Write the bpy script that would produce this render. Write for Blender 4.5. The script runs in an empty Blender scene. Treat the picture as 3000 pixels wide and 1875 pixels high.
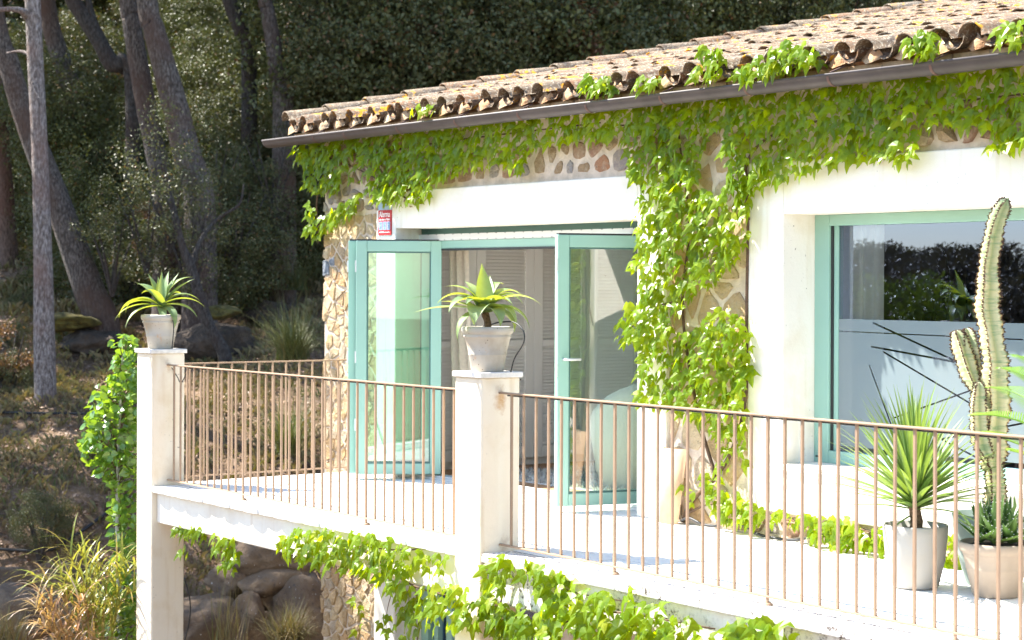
import bpy, bmesh, math, random
import numpy as np
from mathutils import Vector, Matrix, noise

R = math.radians
random.seed(7)
rng = np.random.default_rng(7)
scene = bpy.context.scene
col = scene.collection

# ------------------------------------------------------------------ camera, light, exposure
CX, CY, CZ, YAW, ROLL, FPX, HY = 7.0248, -8.9416, 1.6962, 0.950896, 0.003885, 5684.08, 827.3
camd = bpy.data.cameras.new('camera')
cam = bpy.data.objects.new('camera', camd)
col.objects.link(cam)
camd.sensor_width = 36.0
camd.lens = FPX / 3000 * 36
camd.shift_y = (HY - 937.5) / 3000
camd.clip_end = 3000
cam.location = (CX, CY, CZ)
cam.rotation_mode = 'QUATERNION'
_q = Matrix.Rotation(YAW, 4, 'Z') @ Matrix.Rotation(math.pi / 2, 4, 'X') @ Matrix.Rotation(ROLL, 4, 'Z')
cam.rotation_quaternion = _q.to_quaternion()
camd.dof.use_dof = True
camd.dof.focus_distance = 12.6
camd.dof.aperture_fstop = 3.6
scene.camera = cam

SUN = Vector((-0.67, -0.37, 1.0)).normalized()          # towards the sun
world = bpy.data.worlds.new('World')
scene.world = world
world.use_nodes = True
wn = world.node_tree
bg = wn.nodes['Background']
sky = wn.nodes.new('ShaderNodeTexSky')
sky.sky_type = 'NISHITA'
sky.sun_disc = False
sky.sun_elevation = math.asin(SUN.z)
sky.sun_rotation = math.atan2(SUN.x, SUN.y)
sky.dust_density = 0.6
sky.air_density = 1.0
sky.ozone_density = 1.4
sky.altitude = 400
wn.links.new(sky.outputs['Color'], bg.inputs['Color'])
bg.inputs['Strength'].default_value = 0.11
sund = bpy.data.lights.new('sun', 'SUN')
sund.energy = 4.6
sund.angle = R(0.55)
sund.color = (1.0, 0.955, 0.88)
sun = bpy.data.objects.new('sun', sund)
sun.rotation_euler = (-SUN).to_track_quat('-Z', 'Y').to_euler()
sun.location = (-20, -12, 40)
col.objects.link(sun)
vs = scene.view_settings
vs.view_transform = 'Standard'
vs.look = 'None'
vs.gamma = 1
vs.use_curve_mapping = False
vs.exposure = 2.15
scene.cycles.max_bounces = 10
scene.cycles.transparent_max_bounces = 16
scene.cycles.sample_clamp_indirect = 6

# ------------------------------------------------------------------ measuring: photo pixel + known plane -> point in the place
FWD = Vector((-math.sin(YAW), math.cos(YAW), 0))
RGT = Vector((math.cos(YAW), math.sin(YAW), 0))
CAM = Vector((CX, CY, CZ))
def ray(px, py):
    c, s = math.cos(ROLL), math.sin(ROLL)
    a, b = px - 1500, py - 937.5
    u = c * a + s * b
    v = -s * a + c * b - (HY - 937.5)
    return FWD + RGT * (u / FPX) + Vector((0, 0, -v / FPX))
def atY(px, py, Y):
    d = ray(px, py); return CAM + d * ((Y - CY) / d.y)
def atT(px, py, t):
    return CAM + ray(px, py) * t
def TS(t, s):
    p = CAM + FWD * t + RGT * s
    return p.x, p.y

# ------------------------------------------------------------------ materials
MATS = {}
def newmat(name):
    m = bpy.data.materials.new(name); m.use_nodes = True
    MATS[name] = m
    nt = m.node_tree
    return m, nt, nt.nodes['Principled BSDF'], nt.nodes['Material Output']
def N(nt, typ, **kw):
    n = nt.nodes.new(typ)
    for k, v in kw.items():
        if k.startswith('i_'):
            n.inputs[k[2:].replace('_', ' ')].default_value = v
        else:
            setattr(n, k, v)
    return n
def pos(nt):
    return N(nt, 'ShaderNodeNewGeometry').outputs['Position']
def noise_tex(nt, scale, detail=4, rough=0.55, vec=None):
    n = N(nt, 'ShaderNodeTexNoise')
    n.inputs['Scale'].default_value = scale
    n.inputs['Detail'].default_value = detail
    n.inputs['Roughness'].default_value = rough
    nt.links.new(vec if vec is not None else pos(nt), n.inputs['Vector'])
    return n.outputs['Fac']
def ramp(nt, fac, stops, interp='LINEAR'):
    r = N(nt, 'ShaderNodeValToRGB')
    r.color_ramp.interpolation = interp
    el = r.color_ramp.elements
    while len(el) < len(stops): el.new(0.5)
    for e, (p, c) in zip(el, stops):
        e.position = p; e.color = (*c, 1) if len(c) == 3 else c
    nt.links.new(fac, r.inputs['Fac'])
    return r.outputs['Color']
def rnd(nt):
    a = N(nt, 'ShaderNodeObjectInfo').outputs['Random']
    b = N(nt, 'ShaderNodeNewGeometry').outputs['Random Per Island']
    m = N(nt, 'ShaderNodeMath', operation='ADD'); nt.links.new(a, m.inputs[0]); nt.links.new(b, m.inputs[1])
    f = N(nt, 'ShaderNodeMath', operation='FRACT'); nt.links.new(m.outputs[0], f.inputs[0])
    return f.outputs[0]
def mixc(nt, fac, a, b, mode='MIX'):
    m = N(nt, 'ShaderNodeMix', data_type='RGBA', blend_type=mode)
    for sock, v in ((m.inputs[0], fac), (m.inputs[6], a), (m.inputs[7], b)):
        if isinstance(v, (int, float)): sock.default_value = v
        elif isinstance(v, tuple): sock.default_value = (*v, 1)
        else: nt.links.new(v, sock)
    return m.outputs[2]
def bump(nt, fac, bsdf, strength=0.3, dist=0.01):
    b = N(nt, 'ShaderNodeBump')
    b.inputs['Strength'].default_value = strength
    b.inputs['Distance'].default_value = dist
    nt.links.new(fac, b.inputs['Height'])
    nt.links.new(b.outputs['Normal'], bsdf.inputs['Normal'])
def thresh(nt, fac, lo, hi):
    m = N(nt, 'ShaderNodeMapRange'); m.inputs['From Min'].default_value = lo; m.inputs['From Max'].default_value = hi
    nt.links.new(fac, m.inputs['Value'])
    return m.outputs['Result']

def simple(name, c, rough=0.5, var=0.0, scale=8, metal=0, bmp=0, bscale=60, bdist=0.004, c2=None):
    m, nt, b, o = newmat(name)
    b.inputs['Roughness'].default_value = rough
    b.inputs['Metallic'].default_value = metal
    if var or c2:
        f = noise_tex(nt, scale)
        d = c2 or tuple(v * (1 - var) for v in c)
        nt.links.new(ramp(nt, f, [(0.35, d), (0.62, c)]), b.inputs['Base Color'])
    else:
        b.inputs['Base Color'].default_value = (*c, 1)
    if bmp: bump(nt, noise_tex(nt, bscale, 5), b, bmp, bdist)
    return m

def plaster(name, c, dirt, amount=0.5, specks=True):
    m, nt, b, o = newmat(name)
    b.inputs['Roughness'].default_value = 0.9
    f = noise_tex(nt, 2.3, 6, 0.6)
    base = mixc(nt, thresh(nt, f, 0.5, 0.78), c, tuple(x * y for x, y in zip(c, dirt)))
    # vertical run-off streaks
    mp = N(nt, 'ShaderNodeMapping'); mp.inputs['Scale'].default_value = (9, 9, 0.7)
    nt.links.new(pos(nt), mp.inputs['Vector'])
    s = noise_tex(nt, 1.6, 3, 0.5, mp.outputs[0])
    base = mixc(nt, thresh(nt, s, 0.56, 0.85), base, tuple(x * y * 0.97 for x, y in zip(c, dirt)))
    if specks:
        k = noise_tex(nt, 46, 2, 0.4)
        k2 = noise_tex(nt, 3.1, 2, 0.5)
        mm = N(nt, 'ShaderNodeMath', operation='MULTIPLY')
        nt.links.new(thresh(nt, k, 0.71, 0.75), mm.inputs[0]); nt.links.new(thresh(nt, k2, 0.52, 0.66), mm.inputs[1])
        base = mixc(nt, mm.outputs[0], base, (0.2, 0.16, 0.13))
    nt.links.new(base, b.inputs['Base Color'])
    ad = N(nt, 'ShaderNodeMath', operation='MULTIPLY_ADD'); nt.links.new(noise_tex(nt, 4.5, 4, 0.6), ad.inputs[0]); ad.inputs[1].default_value = 2.0; nt.links.new(noise_tex(nt, 34, 6, 0.65), ad.inputs[2])
    bump(nt, ad.outputs[0], b, 0.32, 0.007)
    return m
plaster('white_plaster', (0.80, 0.76, 0.68), (0.88, 0.82, 0.72))
plaster('pillar_plaster', (0.80, 0.70, 0.55), (0.85, 0.76, 0.62))
def rust_spot(mname, pts):
    nt = MATS[mname].node_tree; b = nt.nodes['Principled BSDF']; base = b.inputs['Base Color'].links[0].from_socket
    mp = N(nt, 'ShaderNodeMapping'); mp.inputs['Scale'].default_value = (1, 1, 0.6); nt.links.new(pos(nt), mp.inputs['Vector'])
    ns = noise_tex(nt, 30, 5, 0.7)
    for p, rad, c in pts:
        d = N(nt, 'ShaderNodeVectorMath', operation='DISTANCE'); nt.links.new(mp.outputs[0], d.inputs[0]); d.inputs[1].default_value = (p[0], p[1], p[2] * .6)
        m = N(nt, 'ShaderNodeMath', operation='MULTIPLY_ADD'); nt.links.new(ns, m.inputs[0]); m.inputs[1].default_value = .10; nt.links.new(d.outputs['Value'], m.inputs[2])
        base = mixc(nt, thresh(nt, m.outputs[0], rad + .05, .045), base, c)
    nt.links.new(base, b.inputs['Base Color'])
rust_spot('pillar_plaster', [((-2.955, -1.90, .955), .06, (.52, .28, .10)), ((-2.955, -1.87, .03), .05, (.55, .42, .30)), ((-7.75, -1.86, .08), .10, (.58, .46, .34)), ((-7.75, -1.9, .99), .03, (.55, .36, .2))])
plaster('beam_plaster', (0.80, 0.755, 0.655), (0.86, 0.80, 0.74))
m = plaster('old_concrete', (0.78, 0.74, 0.70), (0.80, 0.72, 0.66))
nt = m.node_tree; b = nt.nodes['Principled BSDF']
base = b.inputs['Base Color'].links[0].from_socket
k = noise_tex(nt, 30, 6, 0.75); k2 = noise_tex(nt, 1.9, 3)
mm = N(nt, 'ShaderNodeMath', operation='MULTIPLY')
nt.links.new(thresh(nt, k, 0.50, 0.6), mm.inputs[0]); nt.links.new(thresh(nt, k2, 0.42, 0.52), mm.inputs[1])
nt.links.new(mixc(nt, mm.outputs[0], base, (0.07, 0.048, 0.036)), b.inputs['Base Color'])
simple('cap_stone', (0.78, 0.73, 0.66), 0.85, 0.16, 26, bmp=0.3, bscale=80)
simple('mortar', (0.64, 0.525, 0.41), 0.95, 0.25, 12, bmp=0.7, bscale=40, bdist=0.012)
simple('tile_white', (0.80, 0.785, 0.755), 0.7, 0.05, 5, bmp=0.08)
simple('joint', (0.16, 0.135, 0.115), 0.95, 0.3, 20)

def stone_mat(name, stops):
    m, nt, b, o = newmat(name)
    b.inputs['Roughness'].default_value = 0.95
    c = ramp(nt, rnd(nt), stops)
    f = noise_tex(nt, 18, 6, 0.7)
    c = mixc(nt, thresh(nt, f, 0.48, 0.78), c, (0.55, 0.44, 0.31))
    g = noise_tex(nt, 44, 5, 0.7)
    c = mixc(nt, thresh(nt, g, 0.58, 0.72), c, (0.22, 0.13, 0.07))
    nt.links.new(c, b.inputs['Base Color'])
    bump(nt, noise_tex(nt, 17, 9, 0.72), b, 1.0, 0.05)
    return m
stone_mat('golden_stone', [(0.0, (0.52, 0.35, 0.17)), (0.25, (0.58, 0.43, 0.25)), (0.5, (0.48, 0.29, 0.13)), (0.72, (0.62, 0.48, 0.30)), (0.9, (0.46, 0.36, 0.25)), (1.0, (0.52, 0.34, 0.20))])
stone_mat('brown_stone', [(0.0, (0.34, 0.22, 0.12)), (0.3, (0.42, 0.31, 0.18)), (0.5, (0.36, 0.20, 0.13)), (0.7, (0.40, 0.34, 0.27)), (0.88, (0.30, 0.28, 0.27)), (1.0, (0.42, 0.20, 0.10))])
simple('slate_stone', (0.22, 0.24, 0.27), 0.8, 0.4, 30, bmp=0.8, bscale=40, bdist=0.02)

def tile_mat():
    m, nt, b, o = newmat('roof_tile')
    b.inputs['Roughness'].default_value = 0.95
    c = ramp(nt, rnd(nt), [(0, (0.17, 0.11, 0.065)), (0.4, (0.185, 0.135, 0.088)), (0.7, (0.22, 0.115, 0.058)), (1, (0.165, 0.135, 0.098))])
    f = noise_tex(nt, 24, 8, 0.75)
    c = mixc(nt, thresh(nt, f, 0.48, 0.57), c, (0.085, 0.06, 0.046))
    f2 = noise_tex(nt, 48, 5, 0.7)
    c = mixc(nt, thresh(nt, f2, 0.53, 0.585), c, (0.36, 0.31, 0.23))
    f3 = noise_tex(nt, 4.2, 5, 0.65); f4 = noise_tex(nt, 15, 3, 0.5)
    mm = N(nt, 'ShaderNodeMath', operation='MULTIPLY')
    nt.links.new(thresh(nt, f3, 0.57, 0.60), mm.inputs[0]); nt.links.new(thresh(nt, f4, 0.47, 0.53), mm.inputs[1])
    c = mixc(nt, mm.outputs[0], c, (0.60, 0.29, 0.012))
    nt.links.new(c, b.inputs['Base Color'])
    bump(nt, noise_tex(nt, 50, 7, 0.75), b, 0.9, 0.012)
tile_mat()
simple('eave_brick', (0.52, 0.36, 0.22), 0.95, 0.35, 14, bmp=0.5)
simple('plug_mortar', (0.44, 0.325, 0.20), 0.95, 0.35, 9, bmp=0.8, bscale=30, bdist=0.02, c2=(0.38, 0.19, 0.085))
simple('gutter_metal', (0.085, 0.070, 0.066), 0.55, 0.25, 6, metal=0.2)
simple('gutter_strap', (0.12, 0.06, 0.045), 0.6)
simple('rail_paint', (0.33, 0.215, 0.135), 0.5, 0.12, 14, bmp=0.15, bscale=120, bdist=0.002)
simple('hose_black', (0.012, 0.012, 0.012), 0.5)
simple('teal_paint', (0.27, 0.46, 0.375), 0.38, 0.05, 3)
simple('teal_dark', (0.05, 0.13, 0.11), 0.5)
simple('white_metal', (0.62, 0.62, 0.60), 0.4)
simple('chrome', (0.7, 0.7, 0.7), 0.25, metal=0.8)
simple('gasket', (0.02, 0.022, 0.022), 0.5)
simple('curtain_cloth', (0.68, 0.57, 0.45), 0.9, 0.1, 40)
simple('cream_cloth', (0.90, 0.87, 0.77), 0.9, 0.06, 30)
simple('wardrobe_paint', (0.80, 0.745, 0.69), 0.55)
simple('room_wall', (0.88, 0.86, 0.82), 0.9)
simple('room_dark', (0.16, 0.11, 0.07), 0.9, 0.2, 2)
simple('room_floor', (0.45, 0.25, 0.13), 0.5, 0.3, 5)
simple('rug_pile', (0.74, 0.69, 0.62), 0.95, 0.4, 30)
simple('armchair_cloth', (0.50, 0.43, 0.37), 0.95, 0.08, 90, bmp=0.4, bscale=220, bdist=0.003)
simple('bronze', (0.012, 0.012, 0.010), 0.4, metal=0.3)
simple('sign_red', (0.42, 0.004, 0.010), 0.6)
simple('sign_blue', (0.26, 0.36, 0.52), 0.5)
simple('sign_white', (0.85, 0.85, 0.85), 0.4)
simple('sign_ink', (0.10, 0.14, 0.28), 0.5)
simple('terracotta_pale', (0.62, 0.40, 0.24), 0.9, 0.2, 7, bmp=0.4, bscale=50)
simple('soil', (0.045, 0.03, 0.02), 1.0, 0.4, 40, bmp=1, bscale=60, bdist=0.02)
simple('pot_grey', (0.34, 0.325, 0.30), 0.75, 0.10, 5, bmp=0.2, bscale=90, c2=(0.37, 0.325, 0.27))
simple('pot_rose', (0.37, 0.295, 0.225), 0.85, 0.14, 6, bmp=0.2)
simple('pot_green', (0.24, 0.32, 0.29), 0.6, 0.3, 5)
m, nt, b, o = newmat('pot_pitted')
b.inputs['Roughness'].default_value = 0.9
f = noise_tex(nt, 6, 5); c = ramp(nt, f, [(0.35, (0.36, 0.31, 0.245)), (0.6, (0.47, 0.43, 0.365))])
v = N(nt, 'ShaderNodeTexVoronoi'); v.inputs['Scale'].default_value = 42; nt.links.new(pos(nt), v.inputs['Vector'])
v.inputs['Randomness'].default_value = 1
k = thresh(nt, v.outputs['Distance'], 0.16, 0.10); k2 = thresh(nt, noise_tex(nt, 25, 2), 0.5, 0.56)
mm = N(nt, 'ShaderNodeMath', operation='MULTIPLY'); nt.links.new(k, mm.inputs[0]); nt.links.new(k2, mm.inputs[1])
c = mixc(nt, mm.outputs[0], c, (0.07, 0.045, 0.03))
c = mixc(nt, thresh(nt, noise_tex(nt, 11, 4), 0.62, 0.75), c, (0.52, 0.30, 0.16))
nt.links.new(c, b.inputs['Base Color']); bump(nt, noise_tex(nt, 80, 5), b, 0.3, 0.004)

def leafmat(name, stops, trans=0.35, rough=0.4, spec=0.5, tcol=None, edge=None):
    """thin leaf: reflects, and lets some light through"""
    m, nt, b, o = newmat(name)
    c = ramp(nt, rnd(nt), stops)
    f = noise_tex(nt, 25, 2)
    c = mixc(nt, 0.25, c, ramp(nt, f, [(0.3, tuple(v * 0.7 for v in stops[0][1])), (0.7, tuple(min(1, v * 1.25) for v in stops[-1][1]))]))
    nt.links.new(c, b.inputs['Base Color'])
    b.inputs['Roughness'].default_value = rough
    b.inputs['Specular IOR Level'].default_value = spec
    if trans:
        t = N(nt, 'ShaderNodeBsdfTranslucent')
        if tcol: t.inputs['Color'].default_value = (*tcol, 1)
        else: nt.links.new(mixc(nt, 1.0, c, (1.5, 1.5, 0.5), 'MULTIPLY'), t.inputs['Color'])
        mx = N(nt, 'ShaderNodeMixShader'); mx.inputs[0].default_value = trans
        nt.links.new(b.outputs[0], mx.inputs[1]); nt.links.new(t.outputs[0], mx.inputs[2])
        nt.links.new(mx.outputs[0], o.inputs['Surface'])
    return m
leafmat('creeper_leaf', [(0, (0.030, 0.085, 0.002)), (0.18, (0.062, 0.150, 0.003)), (0.55, (0.098, 0.22, 0.003)), (0.93, (0.18, 0.28, 0.004)), (1, (0.26, 0.28, 0.01))], 0.5, 0.34, 0.30, tcol=(0.50, 0.60, 0.002))
leafmat('agave_leaf', [(0, (0.15, 0.25, 0.12)), (1, (0.25, 0.35, 0.17))], 0.34, 0.45, 0.4, tcol=(0.50, 0.54, 0.02))
leafmat('yucca_leaf', [(0, (0.10, 0.19, 0.045)), (1, (0.20, 0.30, 0.07))], 0.2, 0.4, 0.5, tcol=(0.36, 0.48, 0.05))
leafmat('aloe_leaf', [(0, (0.06, 0.135, 0.035)), (1, (0.13, 0.22, 0.05))], 0.05, 0.45, 0.4)
leafmat('cycad_leaf', [(0, (0.08, 0.19, 0.02)), (1, (0.16, 0.30, 0.03))], 0.3, 0.35, 0.5, tcol=(0.35, 0.5, 0.03))
leafmat('poplar_leaf', [(0, (0.05, 0.15, 0.02)), (0.7, (0.09, 0.22, 0.025)), (1, (0.20, 0.30, 0.06))], 0.35, 0.3, 0.7, tcol=(0.32, 0.48, 0.02))
leafmat('cane_leaf', [(0, (0.12, 0.20, 0.015)), (0.55, (0.21, 0.27, 0.02)), (0.85, (0.30, 0.28, 0.04)), (1, (0.40, 0.23, 0.09))], 0.3, 0.4, 0.5, tcol=(0.45, 0.42, 0.05))
leafmat('cane_leaf_rusty', [(0, (0.30, 0.24, 0.06)), (0.4, (0.42, 0.24, 0.09)), (0.7, (0.45, 0.18, 0.07)), (1, (0.50, 0.42, 0.34))], 0.3, 0.4, 0.5, tcol=(0.5, 0.30, 0.06))
leafmat('oak_leaf', [(0, (0.042, 0.066, 0.018)), (0.5, (0.074, 0.108, 0.034)), (0.965, (0.12, 0.148, 0.058)), (0.98, (0.15, 0.07, 0.03)), (1, (0.18, 0.08, 0.035))], 0.12, 0.42, 0.28)
leafmat('shrub_leaf', [(0, (0.044, 0.066, 0.021)), (0.55, (0.066, 0.094, 0.036)), (0.93, (0.11, 0.125, 0.058)), (0.955, (0.15, 0.085, 0.04)), (1, (0.19, 0.11, 0.06))], 0.15, 0.45, 0.28)
leafmat('pine_needle', [(0, (0.028, 0.042, 0.014)), (1, (0.05, 0.06, 0.022))], 0.05, 0.5, 0.3)
leafmat('yellow_green_leaf', [(0, (0.10, 0.15, 0.02)), (1, (0.18, 0.22, 0.03))], 0.25, 0.4, 0.4)  # yellow-green is this foliage's own colour
leafmat('far_leaf', [(0, (0.075, 0.065, 0.035)), (1, (0.13, 0.10, 0.06))], 0.1, 0.5, 0.3)
leafmat('rust_leaf', [(0, (0.13, 0.065, 0.034)), (1, (0.20, 0.11, 0.06))], 0.2, 0.5, 0.4)
leafmat('dry_grass', [(0, (0.15, 0.105, 0.048)), (0.5, (0.22, 0.165, 0.08)), (0.8, (0.10, 0.12, 0.035)), (1, (0.28, 0.22, 0.12))], 0.15, 0.6, 0.3)
leafmat('green_grass', [(0, (0.06, 0.09, 0.03)), (0.6, (0.10, 0.12, 0.04)), (1, (0.20, 0.18, 0.08))], 0.2, 0.5, 0.4)
leafmat('leaf_litter', [(0, (0.14, 0.07, 0.04)), (0.5, (0.24, 0.14, 0.08)), (1, (0.38, 0.26, 0.17))], 0.0, 0.6, 0.4)

def barkmat(name, c1, c2, sc=1.0):
    m, nt, b, o = newmat(name)
    b.inputs['Roughness'].default_value = 0.95
    mp = N(nt, 'ShaderNodeMapping'); mp.inputs['Scale'].default_value = (1, 1, 0.35)
    nt.links.new(pos(nt), mp.inputs['Vector'])
    f = noise_tex(nt, 38 * sc, 6, 0.75, mp.outputs[0])
    c = ramp(nt, f, [(0.36, tuple(v * 0.3 for v in c1)), (0.48, c1), (0.62, c2)])
    c = mixc(nt, thresh(nt, noise_tex(nt, 1.3, 3), 0.45, 0.7), c, tuple(v * w for v, w in zip(c1, (1.15, 0.85, 0.75))))
    nt.links.new(c, b.inputs['Base Color'])
    v = N(nt, 'ShaderNodeTexVoronoi', feature='DISTANCE_TO_EDGE'); v.inputs['Scale'].default_value = 16 * sc
    nt.links.new(mp.outputs[0], v.inputs['Vector'])
    ad = N(nt, 'ShaderNodeMath', operation='ADD'); nt.links.new(f, ad.inputs[0]); nt.links.new(v.outputs['Distance'], ad.inputs[1])
    bump(nt, ad.outputs[0], b, 1.0, 0.05)
barkmat('pine_bark', (0.085, 0.066, 0.054), (0.22, 0.19, 0.17))
barkmat('pale_bark', (0.19, 0.155, 0.14), (0.42, 0.38, 0.36))
barkmat('red_bark', (0.15, 0.095, 0.07), (0.26, 0.17, 0.13))
barkmat('oak_bark', (0.05, 0.042, 0.036), (0.11, 0.10, 0.09))
simple('white_bark', (0.55, 0.53, 0.47), 0.8, 0.5, 14)
simple('vine_bark', (0.13, 0.075, 0.045), 0.95, 0.4, 40, bmp=0.5)
simple('agave_stem', (0.22, 0.13, 0.075), 0.95, 0.6, 60, bmp=1, bscale=90, bdist=0.01)
m, nt, b, o = newmat('boulder_rock')
b.inputs['Roughness'].default_value = 0.95
c = ramp(nt, noise_tex(nt, 2.2, 8, 0.65), [(0.3, (0.08, 0.052, 0.034)), (0.5, (0.17, 0.115, 0.07)), (0.7, (0.25, 0.175, 0.105))])
c = mixc(nt, thresh(nt, noise_tex(nt, 13, 6, 0.7), 0.58, 0.72), c, (0.06, 0.05, 0.045))
c = mixc(nt, thresh(nt, noise_tex(nt, 30, 2, 0.5), 0.72, 0.76), c, (0.5, 0.48, 0.44))
nt.links.new(c, b.inputs['Base Color']); bump(nt, noise_tex(nt, 9, 9, 0.7), b, 1.0, 0.08)
simple('dark_rock', (0.085, 0.062, 0.045), 1.0, 0.6, 5, bmp=1, bscale=12, bdist=0.08, c2=(0.04, 0.03, 0.022))
simple('moss', (0.12, 0.10, 0.02), 1.0, 0.6, 12, bmp=1, bscale=40, bdist=0.03)
m, nt, b, o = newmat('hill_soil')
b.inputs['Roughness'].default_value = 1
c = ramp(nt, noise_tex(nt, 0.8, 8, 0.7), [(0.3, (0.085, 0.048, 0.024)), (0.48, (0.18, 0.112, 0.058)), (0.62, (0.26, 0.17, 0.095)), (0.75, (0.13, 0.11, 0.042))])
c = mixc(nt, thresh(nt, noise_tex(nt, 14, 6, 0.7), 0.5, 0.68), c, (0.34, 0.24, 0.18))
c = mixc(nt, thresh(nt, noise_tex(nt, 9, 6, 0.7), 0.58, 0.72), c, (0.06, 0.04, 0.028))
nt.links.new(c, b.inputs['Base Color']); bump(nt, noise_tex(nt, 7, 9, 0.75), b, 1.0, 0.12)
m, nt, b, o = newmat('cactus_skin')
b.inputs['Roughness'].default_value = 0.55
at = N(nt, 'ShaderNodeAttribute', attribute_name='rib').outputs['Fac']
c = ramp(nt, at, [(0.0, (0.38, 0.39, 0.17)), (0.35, (0.54, 0.50, 0.26)), (0.8, (0.62, 0.56, 0.32)), (0.93, (0.58, 0.42, 0.17)), (1.0, (0.28, 0.11, 0.035))])
mp = N(nt, 'ShaderNodeMapping'); mp.inputs['Scale'].default_value = (6, 6, 34)
nt.links.new(pos(nt), mp.inputs['Vector'])
f = noise_tex(nt, 1.6, 4, 0.6, mp.outputs[0])
c = mixc(nt, thresh(nt, f, 0.48, 0.7), c, (0.20, 0.30, 0.13))
age = N(nt, 'ShaderNodeAttribute', attribute_name='age').outputs['Fac']
gm = N(nt, 'ShaderNodeMath', operation='MULTIPLY'); nt.links.new(age, gm.inputs[0]); gm.inputs[1].default_value = 0.7
c = mixc(nt, gm.outputs[0], c, (0.16, 0.27, 0.15))
nt.links.new(c, b.inputs['Base Color']); b.inputs['Subsurface Weight'].default_value = 0.05
bump(nt, f, b, 0.5, 0.01)

def glassmat(name, tint, ior, rough=0.0, coat=(1, 1, 1)):
    m, nt, b, o = newmat(name)
    nt.nodes.remove(b)
    t = N(nt, 'ShaderNodeBsdfTransparent'); t.inputs['Color'].default_value = (*tint, 1)
    g = N(nt, 'ShaderNodeBsdfGlossy'); g.inputs['Roughness'].default_value = rough; g.inputs['Color'].default_value = (*coat, 1)
    f = N(nt, 'ShaderNodeFresnel'); f.inputs['IOR'].default_value = ior
    mx = N(nt, 'ShaderNodeMixShader')
    nt.links.new(f.outputs[0], mx.inputs[0]); nt.links.new(t.outputs[0], mx.inputs[1]); nt.links.new(g.outputs[0], mx.inputs[2])
    nt.links.new(mx.outputs[0], o.inputs['Surface'])
    return m
glassmat('window_glass', (0.96, 0.98, 0.96), 2.45, coat=(0.56, 0.68, 1.0))
glassmat('door_glass', (0.60, 0.86, 0.76), 2.2)
m, nt, b, o = newmat('frost_film')
nt.nodes.remove(b)
t = N(nt, 'ShaderNodeBsdfTransparent'); d = N(nt, 'ShaderNodeBsdfDiffuse'); d.inputs['Color'].default_value = (0.30, 0.37, 0.39, 1)
tl = N(nt, 'ShaderNodeBsdfTranslucent'); tl.inputs['Color'].default_value = (0.35, 0.4, 0.42, 1)
gl = N(nt, 'ShaderNodeBsdfGlossy'); gl.inputs['Roughness'].default_value = 0.06
fr = N(nt, 'ShaderNodeFresnel'); fr.inputs['IOR'].default_value = 1.6
m1 = N(nt, 'ShaderNodeMixShader'); m1.inputs[0].default_value = 0.3
nt.links.new(d.outputs[0], m1.inputs[1]); nt.links.new(tl.outputs[0], m1.inputs[2])
m2 = N(nt, 'ShaderNodeMixShader'); m2.inputs[0].default_value = 0.82
nt.links.new(t.outputs[0], m2.inputs[1]); nt.links.new(m1.outputs[0], m2.inputs[2])
m3 = N(nt, 'ShaderNodeMixShader'); nt.links.new(fr.outputs[0], m3.inputs[0]); nt.links.new(m2.outputs[0], m3.inputs[1]); nt.links.new(gl.outputs[0], m3.inputs[2])
nt.links.new(m3.outputs[0], o.inputs['Surface'])

# ------------------------------------------------------------------ building helpers
def wpos(o):
    p = Vector((0, 0, 0))
    while o is not None:
        p += o.location; o = o.parent
    return p
def attach(o, parent):
    if parent is not None:
        o.parent = parent
        o.location = o.location - wpos(parent)
def link_mesh(name, me, mat, parent=None, M=None):
    o = bpy.data.objects.new(name, me)
    if mat is not None and not me.materials: me.materials.append(MATS[mat])
    col.objects.link(o)
    if M is not None: o.matrix_basis = M
    attach(o, parent)
    return o
def tag(o, label=None, cat=None, group=None, kind=None):
    if label: o['label'] = label
    if cat: o['category'] = cat
    if group: o['group'] = group
    if kind: o['kind'] = kind
    return o
def thing(name, label, cat, loc=(0, 0, 0), group=None):
    o = bpy.data.objects.new(name, None); o.empty_display_size = 0.2
    col.objects.link(o); o.location = loc
    return tag(o, label, cat, group)

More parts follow.
